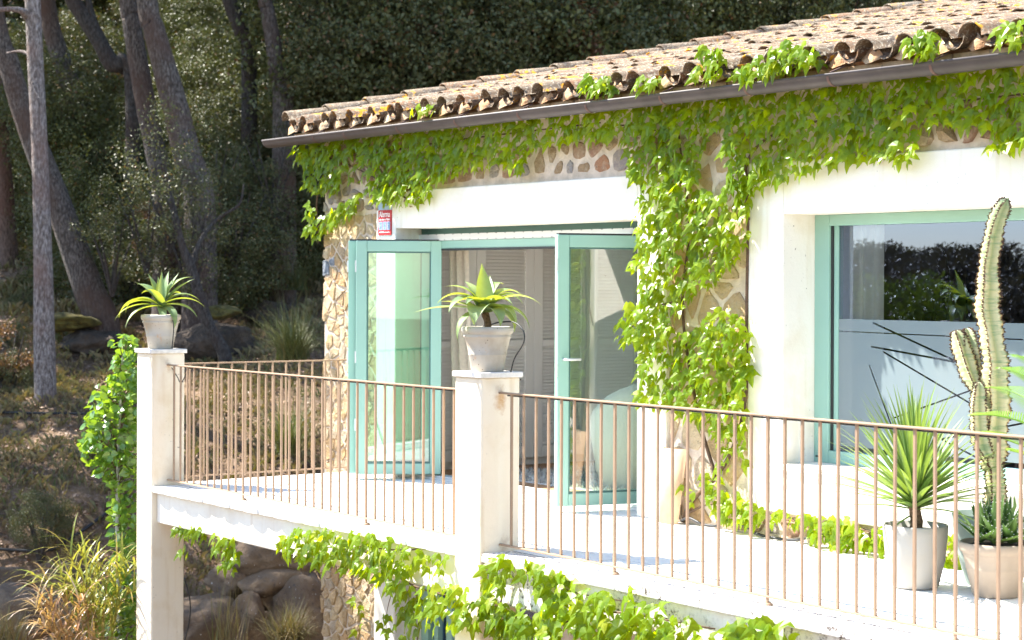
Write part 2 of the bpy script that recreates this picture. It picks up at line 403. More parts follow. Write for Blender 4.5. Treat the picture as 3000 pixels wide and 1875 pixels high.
class MB:
    def __init__(s): s.v, s.f = [], []
    def add(s, vs, fs):
        k = len(s.v); s.v += [tuple(p) for p in vs]; s.f += [tuple(i + k for i in f) for f in fs]; return s
    def box(s, x0, x1, y0, y1, z0, z1):
        return s.add([(x0, y0, z0), (x1, y0, z0), (x1, y1, z0), (x0, y1, z0), (x0, y0, z1), (x1, y0, z1), (x1, y1, z1), (x0, y1, z1)],
                     [(3, 2, 1, 0), (4, 5, 6, 7), (0, 1, 5, 4), (1, 2, 6, 5), (2, 3, 7, 6), (3, 0, 4, 7)])
    def obox(s, o, a, b, c):
        """box from corner o along the vectors a, b, c"""
        o, a, b, c = map(Vector, (o, a, b, c))
        P = [o, o + a, o + a + b, o + b]
        return s.add(P + [p + c for p in P], [(3, 2, 1, 0), (4, 5, 6, 7), (0, 1, 5, 4), (1, 2, 6, 5), (2, 3, 7, 6), (3, 0, 4, 7)])
    def tube(s, path, r, n=8, cap=True):
        path = [Vector(p) for p in path]
        m = len(path)
        rs = [r] * m if isinstance(r, (int, float)) else list(r)
        t = (path[1] - path[0]).normalized()
        u = t.orthogonal().normalized()
        vs = []
        for i, p in enumerate(path):
            t = (path[min(i + 1, m - 1)] - path[max(i - 1, 0)]).normalized()
            u = (u - t * u.dot(t)).normalized(); w = t.cross(u)
            for k in range(n):
                a = 2 * math.pi * k / n
                vs.append(p + (u * math.cos(a) + w * math.sin(a)) * rs[i])
        fs = [(i * n + k, i * n + (k + 1) % n, (i + 1) * n + (k + 1) % n, (i + 1) * n + k) for i in range(m - 1) for k in range(n)]
        if cap: fs += [tuple(reversed(range(n))), tuple(range((m - 1) * n, m * n))]
        return s.add(vs, fs)
    def lathe(s, c, prof, n=40):
        vs, m = [], len(prof)
        for r, z in prof:
            for k in range(n):
                a = 2 * math.pi * k / n
                vs.append((c[0] + r * math.cos(a), c[1] + r * math.sin(a), c[2] + z))
        fs = [(i * n + k, i * n + (k + 1) % n, (i + 1) * n + (k + 1) % n, (i + 1) * n + k) for i in range(m - 1) for k in range(n)]
        return s.add(vs, fs)
    def mesh(s, name, smooth=False):
        me = bpy.data.meshes.new(name); me.from_pydata(s.v, [], s.f); me.validate()
        if smooth: me.shade_smooth()
        return me
    def build(s, name, mat, parent=None, smooth=False, bevel=0, seg=2):
        o = link_mesh(name, s.mesh(name, smooth), mat, parent)
        if bevel:
            b = o.modifiers.new('bevel', 'BEVEL'); b.width = bevel; b.segments = seg; b.limit_method = 'ANGLE'
        return o
def np_mesh(name, V, F):
    """V (n,3), F (m,k) faces of equal size"""
    me = bpy.data.meshes.new(name)
    V = np.asarray(V, np.float32); F = np.asarray(F, np.int32)
    me.vertices.add(len(V)); me.vertices.foreach_set('co', V.ravel())
    m, k = F.shape
    me.loops.add(m * k); me.loops.foreach_set('vertex_index', F.ravel())
    me.polygons.add(m); me.polygons.foreach_set('loop_start', np.arange(0, m * k, k, dtype=np.int32))
    me.update(calc_edges=True); me.validate()
    return me
def pipe(path, n=12):
    """Catmull-Rom through the points"""
    P = [Vector(p) for p in path]; P = [P[0] * 2 - P[1]] + P + [P[-1] * 2 - P[-2]]
    out = []
    for i in range(1, len(P) - 2):
        for k in range(n):
            t = k / n
            out.append(0.5 * ((2 * P[i]) + (P[i + 1] - P[i - 1]) * t + (2 * P[i - 1] - 5 * P[i] + 4 * P[i + 1] - P[i + 2]) * t * t + (3 * P[i] - P[i - 1] - 3 * P[i + 1] + P[i + 2]) * t ** 3))
    out.append(P[-2]); return out

# ------------------------------------------------------------------ terrain
_T = [(-700, -26), (-60, -10), (0, -4.2), (12, -3.6), (17, -3.4), (20, -3.0), (21.5, -2.6), (22.6, -1.55), (24, -0.65), (25.6, 0.0), (27, 0.25), (30, 0.95), (33, 1.5), (36, 2.3), (42, 3.6), (60, 8), (90, 18), (160, 34), (700, 60)]
def ground(x, y):
    t = (x - CX) * FWD.x + (y - CY) * FWD.y
    s = (x - CX) * RGT.x + (y - CY) * RGT.y
    h = np.interp(t, [a for a, _ in _T], [b for _, b in _T])
    w = np.clip((y + 11) / 9, 0, 1); w = w * w * (3 - 2 * w)
    low = -3.6 + np.minimum(0, (y + 6)) * 0.16
    low = np.maximum(low, -13)
    h = h * w + low * (1 - w)
    n = noise.noise(Vector((x * 0.35, y * 0.35, 3))) * 0.35 + noise.noise(Vector((x * 1.1, y * 1.1, 9))) * 0.12
    near = max(0.0, 1 - abs(t - 17) / 6)
    return float(h + n * (1 - 0.8 * near))
def gpos(t, s):
    x, y = TS(t, s); return Vector((x, y, ground(x, y)))
_u = np.linspace(-1, 1, 200)
gx = -14 + np.sinh(_u * 4.6) / math.sinh(4.6) * 640
gy = 6 + np.sinh(_u * 4.6) / math.sinh(4.6) * 640
V = [(x, y, ground(x, y)) for y in gy for x in gx]
n = len(gx)
F = [(j * n + i, j * n + i + 1, (j + 1) * n + i + 1, (j + 1) * n + i) for j in range(n - 1) for i in range(n - 1)]
me = np_mesh('hillside_ground', V, F); me.shade_smooth()
tag(link_mesh('hillside_ground', me, 'hill_soil'), kind='structure')
# far ridge across the valley: only mirrored in the window
V = []; nn = 120
for j in range(5):
    for i in range(nn):
        x = -900 + 1500 * i / (nn - 1)
        hz = [0, 0.5, 1, 0.5, 0][j] * (12 + 7 * noise.noise(Vector((x * 0.004, 1, 2))) + 2 * noise.noise(Vector((x * 0.02, 1, 2))))
        V.append((x, -380 - 90 * j, -14 + hz))
F = [(j * nn + i, j * nn + i + 1, (j + 1) * nn + i + 1, (j + 1) * nn + i) for j in range(4) for i in range(nn - 1)]
simple('ridge_green', (0.05, 0.06, 0.045), 1.0, 0.4, 0.05)
tag(link_mesh('far_hills', np_mesh('far_hills', V, F), 'ridge_green'), kind='structure')

# ------------------------------------------------------------------ the house
OPX0, OPX1, OPZ = -7.235, -3.93, 2.158       # door opening
SX0, SX1, SZ = -7.553, -3.60, 2.48           # white surround of the door
WX0, WX1, WZ0, WZ1 = -2.405, 1.30, 0.50, 2.156
VX0, VX1, VZ0, VZ1 = -2.744, 1.75, 0.17, 2.508
HX0 = -8.50
house = thing('house', 'stone country house with white plastered openings, tiled roof and teal door frames', 'house', (-5, 0, -3.4))
w = MB()
Y0, Y1 = 0.025, 0.34
w.box(HX0, OPX0 - .03, Y0, Y1, -3.6, 2.98); w.box(OPX1 + .03, WX0 - .03, Y0, Y1, -0.2, 2.98); w.box(WX1 + .03, 4.5, Y0, Y1, -3.6, 2.98)
w.box(OPX0 - .03, OPX1 + .03, Y0, Y1, OPZ + .03, 2.98); w.box(WX0 - .03, WX1 + .03, Y0, Y1, WZ1 + .03, 2.98); w.box(WX0 - .03, WX1 + .03, Y0, Y1, -0.2, WZ0 - .06)
w.box(-4.9, WX1, Y0, Y1, -3.6, -0.2)
for xa in (HX0, 4.2):
    xb = xa + .34; k_ = 1.75 if xa < 0 else 0
    w.add([(xa, Y1, -3.6), (xb, Y1, -3.6), (xb + k_, 8.5, -3.6), (xa + k_, 8.5, -3.6), (xa, Y1, 2.97), (xb, Y1, 2.97), (xb + k_, 8.5, 4.55), (xa + k_, 8.5, 4.55)], [(3, 2, 1, 0), (4, 5, 6, 7), (0, 1, 5, 4), (1, 2, 6, 5), (2, 3, 7, 6), (3, 0, 4, 7)])
w.box(HX0 + 1.75, 4.5, 8.5, 8.84, -3.6, 4.5)
wall = w.build('wall', 'mortar', house)
def clip_poly(P, nx, nz, c):
    out = []
    for i in range(len(P)):
        a, b_ = P[i], P[(i + 1) % len(P)]
        da, db = a[0] * nx + a[1] * nz - c, b_[0] * nx + b_[1] * nz - c
        if da <= 0: out.append(a)
        if da * db < 0:
            t = da / (da - db); out.append((a[0] + (b_[0] - a[0]) * t, a[1] + (b_[1] - a[1]) * t))
    return out
def stone_cells(x0, x1, z0, z1, sx, sz, inset, seed):
    r = random.Random(seed); pts = []
    rows = max(1, round((z1 - z0) / sz)); cols = max(1, round((x1 - x0) / sx))
    for j in range(rows):
        for i in range(cols):
            pts.append((x0 + (i + 0.5 + (j % 2) * 0.5 - 0.25 + r.uniform(-.42, .42)) * (x1 - x0) / cols, z0 + (j + 0.5 + r.uniform(-1, 1) * (.20 if inset < .014 else .42)) * (z1 - z0) / rows))
    cells = []
    for i, (px, pz) in enumerate(pts):
        if not (x0 < px < x1 and z0 < pz < z1): continue
        P = [(x0, z0), (x1, z0), (x1, z1), (x0, z1)]
        ins = inset * r.uniform(0.5, 1.6)
        for k, (qx, qz) in enumerate(pts):
            if k == i: continue
            dx, dz = qx - px, qz - pz; d = math.hypot(dx, dz)
            if d > 3.2 * max(sx, sz): continue
            P = clip_poly(P, dx / d, dz / d, (px * dx + pz * dz) / d + d / 2 - ins)
            if len(P) < 3: break
        if len(P) < 3: continue
        for (nx, nz, c) in ((1, 0, x1), (-1, 0, -x0), (0, 1, z1), (0, -1, -z0)):
            P = clip_poly(P, nx, nz, c - ins * 0.7)
        if len(P) < 3: continue
        for _ in range(1 if inset < 0.014 else 2):                # knock the corners off
            Q = []
            for a, b_ in zip(P, P[1:] + P[:1]):
                cu = .10 if inset < .014 else .2
                Q += [(a[0] * (1 - cu) + b_[0] * cu, a[1] * (1 - cu) + b_[1] * cu), (a[0] * cu + b_[0] * (1 - cu), a[1] * cu + b_[1] * (1 - cu))]
            P = Q
        P = [(a + r.uniform(-.006, .006), b_ + r.uniform(-.006, .006)) for a, b_ in P]
        if len(P) > 14: P = P[::2]
        cells.append(P)
    return cells
N_STONE = [0]; STUFF = {'golden_stone': MB(), 'brown_stone': MB()}
def stones(x0, x1, z0, z1, sx, sz, inset, depth, mat, seed, yb=0.03):
    r = random.Random(seed + 100)
    for P in stone_cells(x0, x1, z0, z1, sx, sz, inset, seed):
        cx = sum(p[0] for p in P) / len(P); cz = sum(p[1] for p in P) / len(P)
        d = depth * r.uniform(0.55, 1.25); n = len(P); vs = []
        for sc, dd in ((1.0, -0.01), (0.97, 0.75 * d), (0.84, d), ):
            for p in P:
                j = r.uniform(-0.4, 0.4) * depth if dd > 0 else 0; sc = sc * (1 + r.uniform(-.05, .03)) if dd > 0 else sc
                vs.append((cx + (p[0] - cx) * sc, yb - dd - j, cz + (p[1] - cz) * sc))
        vs.append((cx, yb - d * r.uniform(0.6, 1.5), cz))
        fs = [(i + k * n, (i + 1) % n + k * n, (i + 1) % n + (k + 1) * n, i + (k + 1) * n) for k in range(2) for i in range(n)]
        fs += [(2 * n + i, 2 * n + (i + 1) % n, 3 * n) for i in range(n)]
        m_ = 'slate_stone' if abs(cx + 8.42) < 0.06 and abs(cz - 1.83) < 0.07 else mat
        if N_STONE[0] < 300:
            N_STONE[0] += 1
            mb = MB().add(vs, fs); o = mb.build('stone', m_, wall, smooth=False)
            if m_ == 'slate_stone': o['label'] = 'blue-grey stone at the corner of the wall'
        else: STUFF['golden_stone' if m_ == 'slate_stone' else m_].add(vs, fs)
stones(-8.53, SX0, -0.1, 2.30, 0.175, 0.092, 0.006, 0.014, 'golden_stone', 1, 0.027)
stones(-6.7, SX1 + 0.02, SZ + 0.03, 2.78, 0.21, 0.14, 0.020, 0.009, 'brown_stone', 2, 0.026)
stones(SX1, VX0, 0.0, 2.75, 0.30, 0.17, 0.014, 0.012, 'golden_stone', 3, 0.026)
stones(VX0, 1.0, 0.0, 0.155, 0.2, 0.14, 0.014, 0.03, 'brown_stone', 6)
stones(-1.3, 0.6, 2.53, 2.8, 0.22, 0.16, 0.022, 0.03, 'brown_stone', 5)
stones(-8.55, -7.58, -2.2, -0.32, 0.17, 0.09, 0.006, 0.018, 'golden_stone', 4, 0.027)
stones(-8.53, -6.7, 2.31, 2.95, 0.17, 0.14, 0.018, 0.032, 'brown_stone', 7)
for m_, mb in STUFF.items():
    if mb.v: tag(mb.build('stone_rubble', m_, wall), kind='stuff')

# white plaster round the openings
ds = MB()
ds.box(SX0, OPX0, -0.004, 0.30, 0.0, SZ); ds.box(OPX1, SX1, -0.004, 0.30, 0.0, SZ); ds.box(OPX0, OPX1, -0.004, 0.30, OPZ, SZ)
ds.build('door_surround', 'white_plaster', house, bevel=0.008)
ws = MB()
ws.box(VX0, WX0, -0.004, 0.30, VZ0, VZ1); ws.box(WX0, WX1, -0.004, 0.30, WZ1, VZ1); ws.box(WX1, VX1, -0.004, 0.30, VZ0, VZ1)
ws.box(WX0, WX1, -0.004, 0.30, VZ0, WZ0 - 0.045)
ws.build('window_surround', 'white_plaster', house, bevel=0.008)
MB().box(WX0 + 0.002, WX1, -0.03, 0.30, WZ0 - 0.045, WZ0).build('window_sill', 'white_plaster', house, bevel=0.008)

# big fixed window
win = MB()
fy0, fy1 = 0.285, 0.36
win.box(WX0, WX0 + 0.135, fy0, fy1, WZ0, WZ1); win.box(WX0 + 0.135, WX1, fy0, fy1, WZ1 - 0.075, WZ1); win.box(WX0 + 0.135, WX1, fy0, fy1, WZ0, WZ0 + 0.085)
window = win.build('window', 'teal_paint', house, bevel=0.006)
MB().box(WX0 + 0.135, WX0 + 0.155, fy0 + 0.02, fy1, WZ0 + 0.086, WZ1 - 0.076).build('gasket', 'gasket', window)
MB().box(WX0 + 0.155, WX0 + 0.195, fy0 + 0.03, fy1, WZ0 + 0.086, WZ1 - 0.076).build('inner_frame', 'teal_paint', window)
MB().box(WX0 + 0.02, WX0 + 0.06, fy0 - 0.004, fy0, WZ0 + 0.035, WZ0 + 0.045).build('drain_slot', 'gasket', window)
GX0, GZ0, GZ1 = WX0 + 0.195, WZ0 + 0.085, WZ1 - 0.075
MB().add([(GX0, 0.325, GZ0), (WX1, 0.325, GZ0), (WX1, 0.325, GZ1), (GX0, 0.325, GZ1)], [(0, 1, 2, 3)]).build('pane', 'window_glass', window)
# frosted film with clear stripes cut through it
def strip(p, q, w_):
    a, b_ = atY(*p, 0.33), atY(*q, 0.33); d = Vector((b_.x - a.x, 0, b_.z - a.z)).normalized()
    nx, nz = -d.z, d.x; c = a.x * nx + a.z * nz
    return nx, nz, c, w_ * 0.28, a.x * d.x + a.z * d.z, b_.x * d.x + b_.z * d.z, d.x, d.z
strips = [strip((2460, 970), (3000, 995), .013), strip((2560, 945), (2840, 1075), .022), strip((2555, 1015), (2800, 1060), .022), strip((2590, 1030), (2860, 1190), .020),
          strip((2550, 1070), (2620, 1260), .017), strip((2620, 1225), (2900, 1125), .018),
          strip((2740, 1290), (3000, 1240), .02), strip((2720, 1265), (2960, 1390), .02)]
zf = 1.462
polys = [[(GX0, GZ0 + 0.035), (WX1, GZ0 + 0.035), (WX1, zf), (GX0, zf)]]
for nx, nz, c, h, t0, t1, dx, dz in strips:
    new = []
    for P in polys:
        for sg in (1, -1):
            Q = clip_poly(P, nx * sg, nz * sg, c * sg - h)
            if len(Q) > 2: new.append(Q)
        band = clip_poly(P, nx, nz, c + h)
        if len(band) > 2: band = clip_poly(band, -nx, -nz, -c + h)
        if len(band) > 2:
            for Q in (clip_poly(band, dx, dz, t0), clip_poly(band, -dx, -dz, -t1)):
                if len(Q) > 2: new.append(Q)
    polys = new
fm = MB()
for P in polys: fm.add([(x, 0.321, z) for x, z in P], [tuple(range(len(P)))])
fm.build('frosted_film', 'frost_film', window)

# door frame and roller header
hd = MB()
hd.box(OPX0, OPX1, 0.255, 0.36, 1.985, 2.052)
frame = hd.build('door_frame', 'teal_paint', house)
MB().box(OPX0 + 0.001, OPX1, 0.262, 0.36, 2.11, OPZ).build('top_strip', 'teal_dark', frame)
MB().box(OPX0 + 0.0, OPX1, 0.235, 0.36, 2.054, 2.108).build('roller_rail', 'white_metal', frame)
MB().box(OPX0, OPX1, 0.25, 0.36, 1.968, 1.983).build('track', 'gasket', frame)
rv = MB()
for i in range(26):
    x = OPX0 + 0.15 + i * 0.128
    rv.box(x, x + 0.008, 0.231, 0.235, 2.102, 2.108); rv.box(x, x + 0.008, 0.231, 0.235, 2.056, 2.061)
rv.build('rivet', 'gasket', frame)
MB().box(OPX0 + 0.06, OPX0 + 0.2, 0.15, 0.25, 2.028, 2.05).build('hinge_carriage', 'white_metal', frame)
th = MB(); th.box(OPX0, OPX1, 0.20, 0.42, 0.001, 0.018); th.box(OPX0, OPX1, 0.235, 0.262, 0.018, 0.032); th.box(OPX0, OPX1, 0.31, 0.35, 0.018, 0.032)
th.build('threshold', 'white_metal', frame)
MB().box(OPX0, OPX1, 0.268, 0.305, 0.018, 0.026).build('threshold_track', 'teal_paint', frame)
def door_leaf(hinge, tip, label, handle=0):
    h, t = Vector((*hinge, 0)), Vector((*tip, 0)); d = (t - h); L = d.length; d.normalize(); nrm = Vector((-d.y, d.x, 0))
    if nrm.x < 0: nrm = -nrm
    th_ = 0.062; z0, z1 = 0.045, 2.05; fw = 0.092
    def bar(mb, a0, a1, za, zb, off=0.0, tk=th_):
        o = h + d * a0 + nrm * (off - tk / 2) + Vector((0, 0, za)); mb.obox(o, d * (a1 - a0), nrm * tk, (0, 0, zb - za))
    mb = MB(); bar(mb, 0, fw, z0, z1); bar(mb, L - fw, L, z0, z1); bar(mb, fw, L - fw, z0, z0 + fw, tk=0.058); bar(mb, fw, L - fw, z1 - fw, z1, tk=0.058)
    door = mb.build('door', 'teal_paint', house, bevel=0.006); door['label'] = label
    g = MB()
    for a0, a1, za, zb in ((fw, fw + 0.012, z0 + fw, z1 - fw), (L - fw - 0.012, L - fw, z0 + fw, z1 - fw), (fw + .012, L - fw - .012, z0 + fw, z0 + fw + 0.012), (fw + .012, L - fw - .012, z1 - fw - 0.012, z1 - fw)):
        bar(g, a0, a1, za, zb, 0, 0.046)
    g.build('bead', 'teal_dark', door)
    p = MB(); a = h + d * (fw + .006); b_ = h + d * (L - fw - .006)
    for off in (-0.012,):
        q = nrm * off; p.add([a + q + Vector((0, 0, z0 + fw)), b_ + q + Vector((0, 0, z0 + fw)), b_ + q + Vector((0, 0, z1 - fw)), a + q + Vector((0, 0, z1 - fw))], [(0, 1, 2, 3)])
    p.build('pane', 'door_glass', door)
    k = MB(); bar(k, 0.02, L - 0.01, z1, z1 + 0.012, 0, 0.05); k.build('top_seal', 'gasket', door)
    c = MB()
    for zz in ((0.42, 0.52), (1.0, 1.1), (1.78, 1.88)): bar(c, L - 0.004, L + 0.010, zz[0], zz[1], 0.022, 0.014)
    c.build('hinge', 'white_metal', door)
    if handle:
        q = h + d * (L - fw / 2) + nrm * 0.031 + Vector((0, 0, 1.13))
        mb = MB(); mb.tube([q, q + nrm * 0.045, q + nrm * 0.05 - d * 0.02, q + nrm * 0.05 - d * 0.12], 0.010, 8); mb.build('handle', 'white_metal', door, smooth=True)
    return door
door_leaf((-6.925, 0.27), (-7.315, -0.35), 'folding glass leaf in front, at the left of the opening')
door_leaf((-7.04, 0.25), (-7.43, -0.36), 'second folding leaf behind, nearest the stone wall')
dr = door_leaf((-4.196, 0.507), (-4.436, -0.36), 'open glass leaf at the right of the opening', 1)

# rooms behind
rm = MB()
rm.box(HX0 + 0.45, -3.5, 6.2, 6.3, 0, 2.7); rm.box(-3.55, -3.45, Y1, 6.2, 0, 2.7); rm.box(HX0 + 0.35, HX0 + 0.36, Y1, 6.2, 0, 2.7)
rm.box(HX0 + 0.35, OPX0 - 0.15, 0.341, 0.35, 0, 2.7); rm.box(OPX1 + 0.05, -3.56, 0.341, 0.35, 0, 2.7)
rm.build('room_wall', 'room_wall', house)
MB().box(HX0 + 0.345, 4.2, Y1 + 0.02, 6.35, 2.7, 2.76).build('room_ceiling', 'room_wall', house)
MB().box(HX0 + 0.35, 4.2, Y1 + 0.02, 8.4, -0.2, 0.004).build('room_floor', 'room_floor', house)
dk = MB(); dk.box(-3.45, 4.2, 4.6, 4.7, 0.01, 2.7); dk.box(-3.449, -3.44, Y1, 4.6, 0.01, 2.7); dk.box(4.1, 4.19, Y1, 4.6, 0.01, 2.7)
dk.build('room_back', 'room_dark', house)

# lower storey: reveal and door frame seen under the balcony
lo = MB(); lo.box(-7.57, -7.23, -0.004, 0.30, -3.4, -0.31); lo.build('lower_surround', 'white_plaster', house, bevel=0.008)
lf = MB(); lf.box(-7.23, -7.12, 0.27, 0.36, -3.4, -0.31); lf.box(-7.04, -6.98, 0.28, 0.36, -3.4, -0.31); lf.box(-6.85, -6.76, 0.28, 0.36, -3.4, -0.31)
lf.build('lower_door_frame', 'teal_paint', house, bevel=0.006)
MB().box(-7.119, -4.9, 0.33, 0.335, -3.4, -0.31).build('lower_pane', 'window_glass', house)
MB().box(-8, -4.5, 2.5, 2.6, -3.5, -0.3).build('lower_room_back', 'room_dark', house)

# ------------------------------------------------------------------ roof
PITCH = 0.211; SK = math.tan(R(12)); TP = 0.282; EX = 0.40; TL = 0.47
roof_dir = Vector((math.sin(R(12)), math.cos(R(12)), PITCH)).normalized()
roof_n = Vector((0, -PITCH, 1)).normalized()
RX0, RY0, RZ0 = -8.86, -0.17, 3.085
def roof_pt(x, dist): return Vector((x, RY0, RZ0)) + roof_dir * dist
deck = MB()
A, B_, C_, D_ = roof_pt(RX0 + .05, 0.12), roof_pt(5.2, 0.12), roof_pt(5.2, 9.2), roof_pt(RX0 + .05, 9.2)
dn = Vector((0, 0, -0.10))
deck.add([A, B_, C_, D_, A + dn, B_ + dn, C_ + dn, D_ + dn], [(0, 1, 2, 3), (7, 6, 5, 4), (0, 4, 5, 1), (1, 5, 6, 2), (2, 6, 7, 3), (3, 7, 4, 0)])
roof = deck.build('roof', 'plug_mortar', house)
def barrel(r0, r1, L, convex, n=7, tk=0.015, seed=0):
    """half-round clay tile, axis +Y, mouth at y=0; r0 mouth radius, r1 far radius"""
    rr = random.Random(seed); vs = []
    for y, r_ in ((0, r0), (L * 0.5, (r0 + r1) / 2), (L, r1)):
        for o in (0, -tk):
            for k in range(n):
                a = math.pi * k / (n - 1)
                rad = r_ + o + rr.uniform(-.003, .003)
                z = math.sin(a) * rad * 0.74
                vs.append((math.cos(a) * rad, y + (rr.uniform(-.008, .008) if y == 0 else 0), z if convex else -z))
    fs = []
    for i in range(2):
        for k in range(n - 1):
            a = i * 2 * n + k
            fs.append((a, a + 1, a + 2 * n + 1, a + 2 * n) if convex else (a + 1, a, a + 2 * n, a + 2 * n + 1))
            b_ = a + n
            fs.append((b_ + 1, b_, b_ + 2 * n, b_ + 2 * n + 1) if convex else (b_, b_ + 1, b_ + 2 * n + 1, b_ + 2 * n))
        for k in (0, n - 1):
            a = i * 2 * n + k; fs.append((a, a + n, a + 3 * n, a + 2 * n))
    for k in range(n - 1): fs += [(k, k + n, k + n + 1, k + 1), (4 * n + k, 4 * n + k + 1, 5 * n + k + 1, 5 * n + k)]
    m = MB().add(vs, fs); me = m.mesh('tile', True); me.materials.append(MATS['roof_tile']); return me
covers = [barrel(0.112, 0.092, TL, True, seed=i) for i in range(4)]
pans = [barrel(0.112, 0.098, TL, False, seed=10 + i) for i in range(3)]
ax = roof_dir; ux = (Vector((1, 0, 0)) - ax * ax.x).normalized(); uz = ux.cross(ax)
def tile_matrix(p, tilt=0.0, yaw=0.0, s=1.0):
    m = Matrix((ux, ax, uz)).transposed().to_4x4()
    return Matrix.Translation(p) @ m @ Matrix.Rotation(yaw, 4, 'Z') @ Matrix.Rotation(tilt, 4, 'X') @ Matrix.Scale(s, 4)
ncol = 49; nrow = 22
tiles = []
for j in range(nrow):
    for i in range(ncol):
        x = -8.78 + i * TP
        p = roof_pt(x + random.uniform(-.012, .012), j * EX + random.gauss(0, .03)) + uz * (0.055 + random.uniform(-.006, .010))
        tiles.append((j + 0.22 * abs(i - 14) / 6, random.choice(covers), tile_matrix(p, R(-1.8 + random.uniform(-.8, .8)), R(random.gauss(0, 2.2)), random.uniform(.93, 1.08))))
        if i < ncol - 1:
            q = roof_pt(x + TP / 2, j * EX + random.uniform(-.01, .01) - 0.03) + uz * 0.075
            tiles.append(((0.5 if j == 0 else 60 + j), random.choice(pans), tile_matrix(q, R(-1.8), 0, 1)))
# verge: a row of covers laid along the gable edge
for j in range(nrow):
    p = roof_pt(RX0, j * EX) + uz * 0.105
    tiles.append((-1, covers[j % 4], tile_matrix(p, R(-2.6), R(random.uniform(-1.5, 1.5)), 1.07)))
tiles.sort(key=lambda a: a[0])
vis = [t for t in tiles if t[0] < 60]
for _, me, M in vis[:300]: link_mesh('tile', me, None, roof, M)
def join_copies(lst):
    """one mesh from many (mesh, matrix)"""
    cache = {}; VV, FF, k = [], [], 0
    for me, M in lst:
        if me.name not in cache:
            v = np.empty(len(me.vertices) * 3, np.float32); me.vertices.foreach_get('co', v)
            f = [tuple(p.vertices) for p in me.polygons]
            cache[me.name] = (v.reshape(-1, 3), f)
        v, f = cache[me.name]; m = np.array(M)
        VV.append(v @ m[:3, :3].T + m[:3, 3]); FF.append((f, k)); k += len(v)
    return np.concatenate(VV), FF
def stuff_from(name, lst, mat, parent, smooth=False):
    V, FF = join_copies(lst)
    faces = [tuple(i + k for i in f) for fs, k in FF for f in fs]
    me = bpy.data.meshes.new(name); me.from_pydata(V.tolist(), [], faces)
    if smooth: me.shade_smooth()
    return tag(link_mesh(name, me, mat, parent), kind='stuff')
stuff_from('far_tiles', [(me, M) for _, me, M in vis[300:] + [t for t in tiles if t[0] >= 60]], 'roof_tile', roof, True)
pl = MB()
for i in range(ncol):
    x = -8.78 + i * TP + random.uniform(-.01, .01)
    p = roof_pt(x, -0.005) - uz * 0.005
    n = 8; vs = [p + ux * math.cos(math.pi * k / (n - 1)) * 0.1 + uz * math.sin(math.pi * k / (n - 1)) * 0.080 * random.uniform(.8, 1) + ax * 0.03 for k in range(n)]
    vs += [v - uz * 0.03 * (1 - (k / 3.5 - 1) ** 2) - ax * 0.045 * random.uniform(.4, 1.2) for k, v in enumerate(vs)]
    vs.append(p - ax * 0.04 - uz * 0.02)
    pl.add(vs, [(k, k + 1, n + k + 1, n + k) for k in range(n - 1)] + [(n + k, n + k + 1, 2 * n) for k in range(n - 1)])
pl.build('mortar_plugs', 'plug_mortar', roof, smooth=True)
br = MB()
for i in range(49):
    x = -8.80 + i * 0.285
    br.box(x, x + 0.275, -0.135 + random.uniform(-.006, .006), 0.05, 3.022 + random.uniform(-.003, .003), 3.062)
br.build('eave_bricks', 'eave_brick', roof)
MB().box(-8.78, 5.2, -0.09, 0.3, 2.97, 3.02).build('cornice', 'white_plaster', roof)

# gutter
GYC, GZC, GR = -0.205, 3.005, 0.066
gt = MB(); n = 11; gx0, gx1 = -9.16, 5.2
prof = [(GYC + GR * math.cos(a), GZC + GR * 0.80 * math.sin(a) * -1) for a in [math.pi * k / (n - 1) for k in range(n)]]
prof.append((prof[-1][0] - 0.010, GZC + 0.004)); prof.append((prof[-1][0], GZC + 0.016)); prof.append((prof[-1][0] + 0.012, GZC + 0.016))
m_ = len(prof); vs = []
for x in (gx0, gx0 + .02, gx1):
    for y, z in prof: vs.append((x, y, z - (0.0015 * (x + 9))))
gt.add(vs, [(i * m_ + k, i * m_ + k + 1, (i + 1) * m_ + k + 1, (i + 1) * m_ + k) for i in range(2) for k in range(m_ - 1)])
gt.add([(gx0, y, z) for y, z in prof[:n]], [tuple(range(n))])
gut = gt.build('gutter', 'gutter_metal', house, smooth=True)
sm = gut.modifiers.new('solid', 'SOLIDIFY'); sm.thickness = 0.004
for px in (935, 1025, 1180, 1350, 1535, 1735, 1952, 2200, 2445, 2745):
    x = atY(px, 300, GYC).x
    b_ = MB(); P = [(x, GYC + (GR + .008) * math.cos(a), GZC - 0.0015 * (x + 9) - (GR * 0.80 + .008) * math.sin(a)) for a in [math.pi * k / 12 for k in range(13)]]
    P.append((x, P[-1][1] - .004, P[-1][2] + .018))
    vs = [q for p in P for q in (p, (p[0] + 0.022, p[1], p[2]))]
    b_.add(vs, [(2 * k, 2 * k + 1, 2 * k + 3, 2 * k + 2) for k in range(len(P) - 1)])
    b_.tube([(x + .01, GYC - .05, GZC + .015), (x + .06, GYC + 0.04, GZC + .06)], 0.006, 5)
    b_.build('bracket', 'gutter_strap', gut)
dp = MB(); dp.tube(pipe([(-8.60, 0.02, 2.96), (-8.60, 0.06, 2.80), (-8.585, 0.13, 2.68), (-8.575, 0.16, 2.55), (-8.56, 0.2, 1.8)], 5), 0.035, 10)
dp.build('downpipe', 'gutter_metal', gut, smooth=True)

